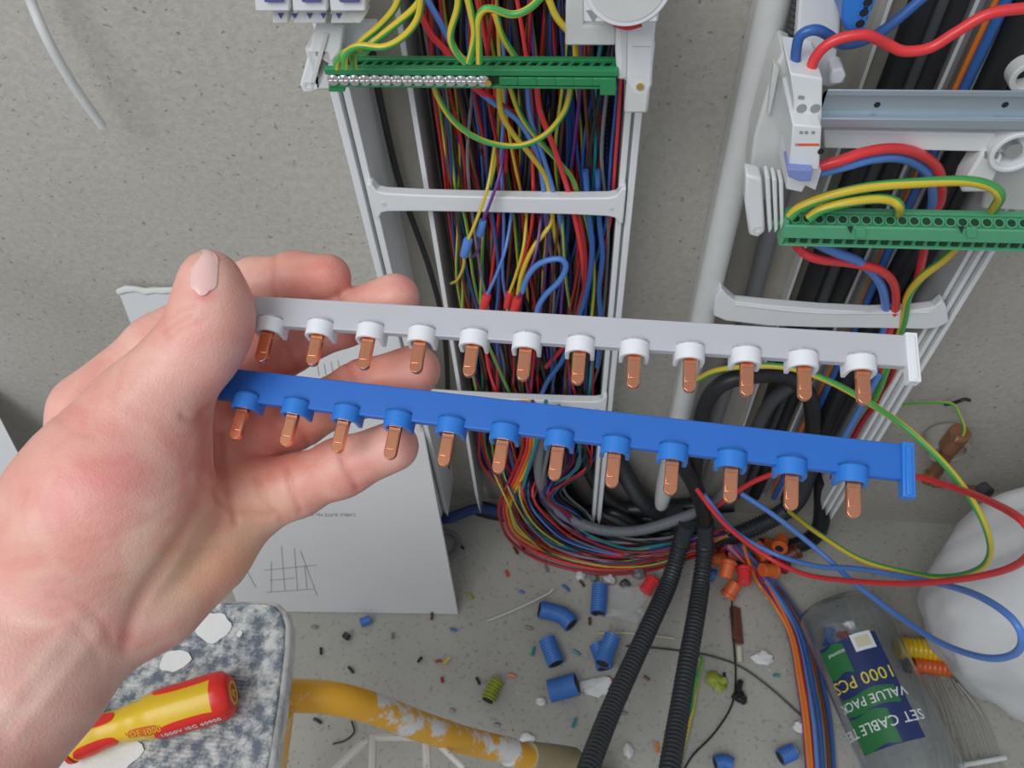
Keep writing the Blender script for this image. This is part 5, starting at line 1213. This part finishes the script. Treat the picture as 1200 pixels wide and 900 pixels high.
patch(s0+.002, s0+.015, aR-dA*.35, aR-dA*.13, 'cream', .0013, 'sticker_print', lb)
def jar_text(s, frac_s, frac_a, size, m):
    sc = s0+(s1-s0)*frac_s; ac = aL+dA*frac_a; dsg = -1 if dA > 0 else 1
    return text_mesh('lettering', s, size, m, lb, lambda x, y, z: jp(sc-y*-1*1.0, ac+dsg*x/RJ, .0013+z))
jar_text('SET CABLE TIES', .80, .42, .0165, 'label_white'); jar_text('VALUE PACK', .575, .5, .0150, 'label_white'); jar_text('1000 PCS', .385, .5, .0205, 'label_yellow'); jar_text('assorted', .10, .30, .007, 'label_white')
# contents, hazy heads of ties seen through the wall
for i, (s_, a, m_) in enumerate(((.02, 0, 'blue'), (.028, .8, 'red'), (.05, .4, 'cream'), (.035, 2.2, 'blue'), (.26, .5, 'cream'), (.27, 1.8, 'cream'))):
    P0 = J0+ja*(s_+.01)+js*(.02*math.cos(a*2))-up_*.02
    t = thing('cable_tie_bundle', P0, ['blue tie bundle just inside the jar bottom', 'red tie bundle inside the jar bottom', 'cream tie bundle inside the jar above the label', 'second blue tie bundle deep in the jar', 'cream tie bundle inside the jar below the label', 'second cream bundle below the jar label'][i], 'cable ties')
    for k in range(7):
        d = (js*math.cos(i+k*.3)*.5+ja*(1 if i > 3 else .5)+up_*.2*math.sin(k)).normalized(); o_ = js*.003*math.cos(k*2.4)+up_*.003*math.sin(k*2.4)
        mb = MB(); mb.box(P0+o_, .026, .0035, .0028, X=d, Y=d.cross(up_).normalized(), Z=d.cross(up_).cross(d).normalized()); mb.build('tie', m_, t)

# yellow and orange tool grips and loose clear ties beside the jar
t = thing('yellow_grip', F(1080, 762, .016), 'ribbed mustard yellow plastic sleeve on the floor right of the jar', 'sleeve')
corr('sleeve', [F(1052, 759, .016), F(1078, 761, .016), F(1104, 764, .016)], .0150, 'sd_yellow', '', parent=t, ringlen=.006, amp=.06, seg=18)
t = thing('orange_grip', F(1090, 780, .012), 'small orange red sleeve lying just below the mustard one', 'sleeve')
corr('sleeve', [F(1070, 779, .012), F(1095, 782, .012), F(1116, 784, .012)], .0105, 'orange_junk', '', parent=t, ringlen=.006, amp=.08, seg=18)
mb = MB(); mb.cyl(F(1069, 779, .012), F(1061, 778, .012), .011, 16); mb.build('dark_end', 'black', t, bevel=.001)
for k in range(9):
    a = 1078+k*5.5; b = 1100+k*9.5
    wire('cable_tie', [F(a, 792+k % 3*4, .006+.003*(k % 3)), F((a+b)/2+3*math.sin(k), 840, .010+.002*(k % 2)), F(b, 905+6*(k % 2), .006)], .0017, 'tie', 'pale translucent cable tie in the loose bunch between jar and sack', 'loose cable ties beside the jar', 'cable tie', seg=6, n=4)
wire('cable_tie', [F(1125, 897, .02), F(1150, 893, .022), F(1178, 888, .02)], .0030, 'ivory', 'white rod lying crosswise at the bottom edge in front of the sack', cat='rod', seg=8)
for o in [o for o in COL.objects if o.get('label', '').startswith('white rod')]: o.name = 'white_rod'
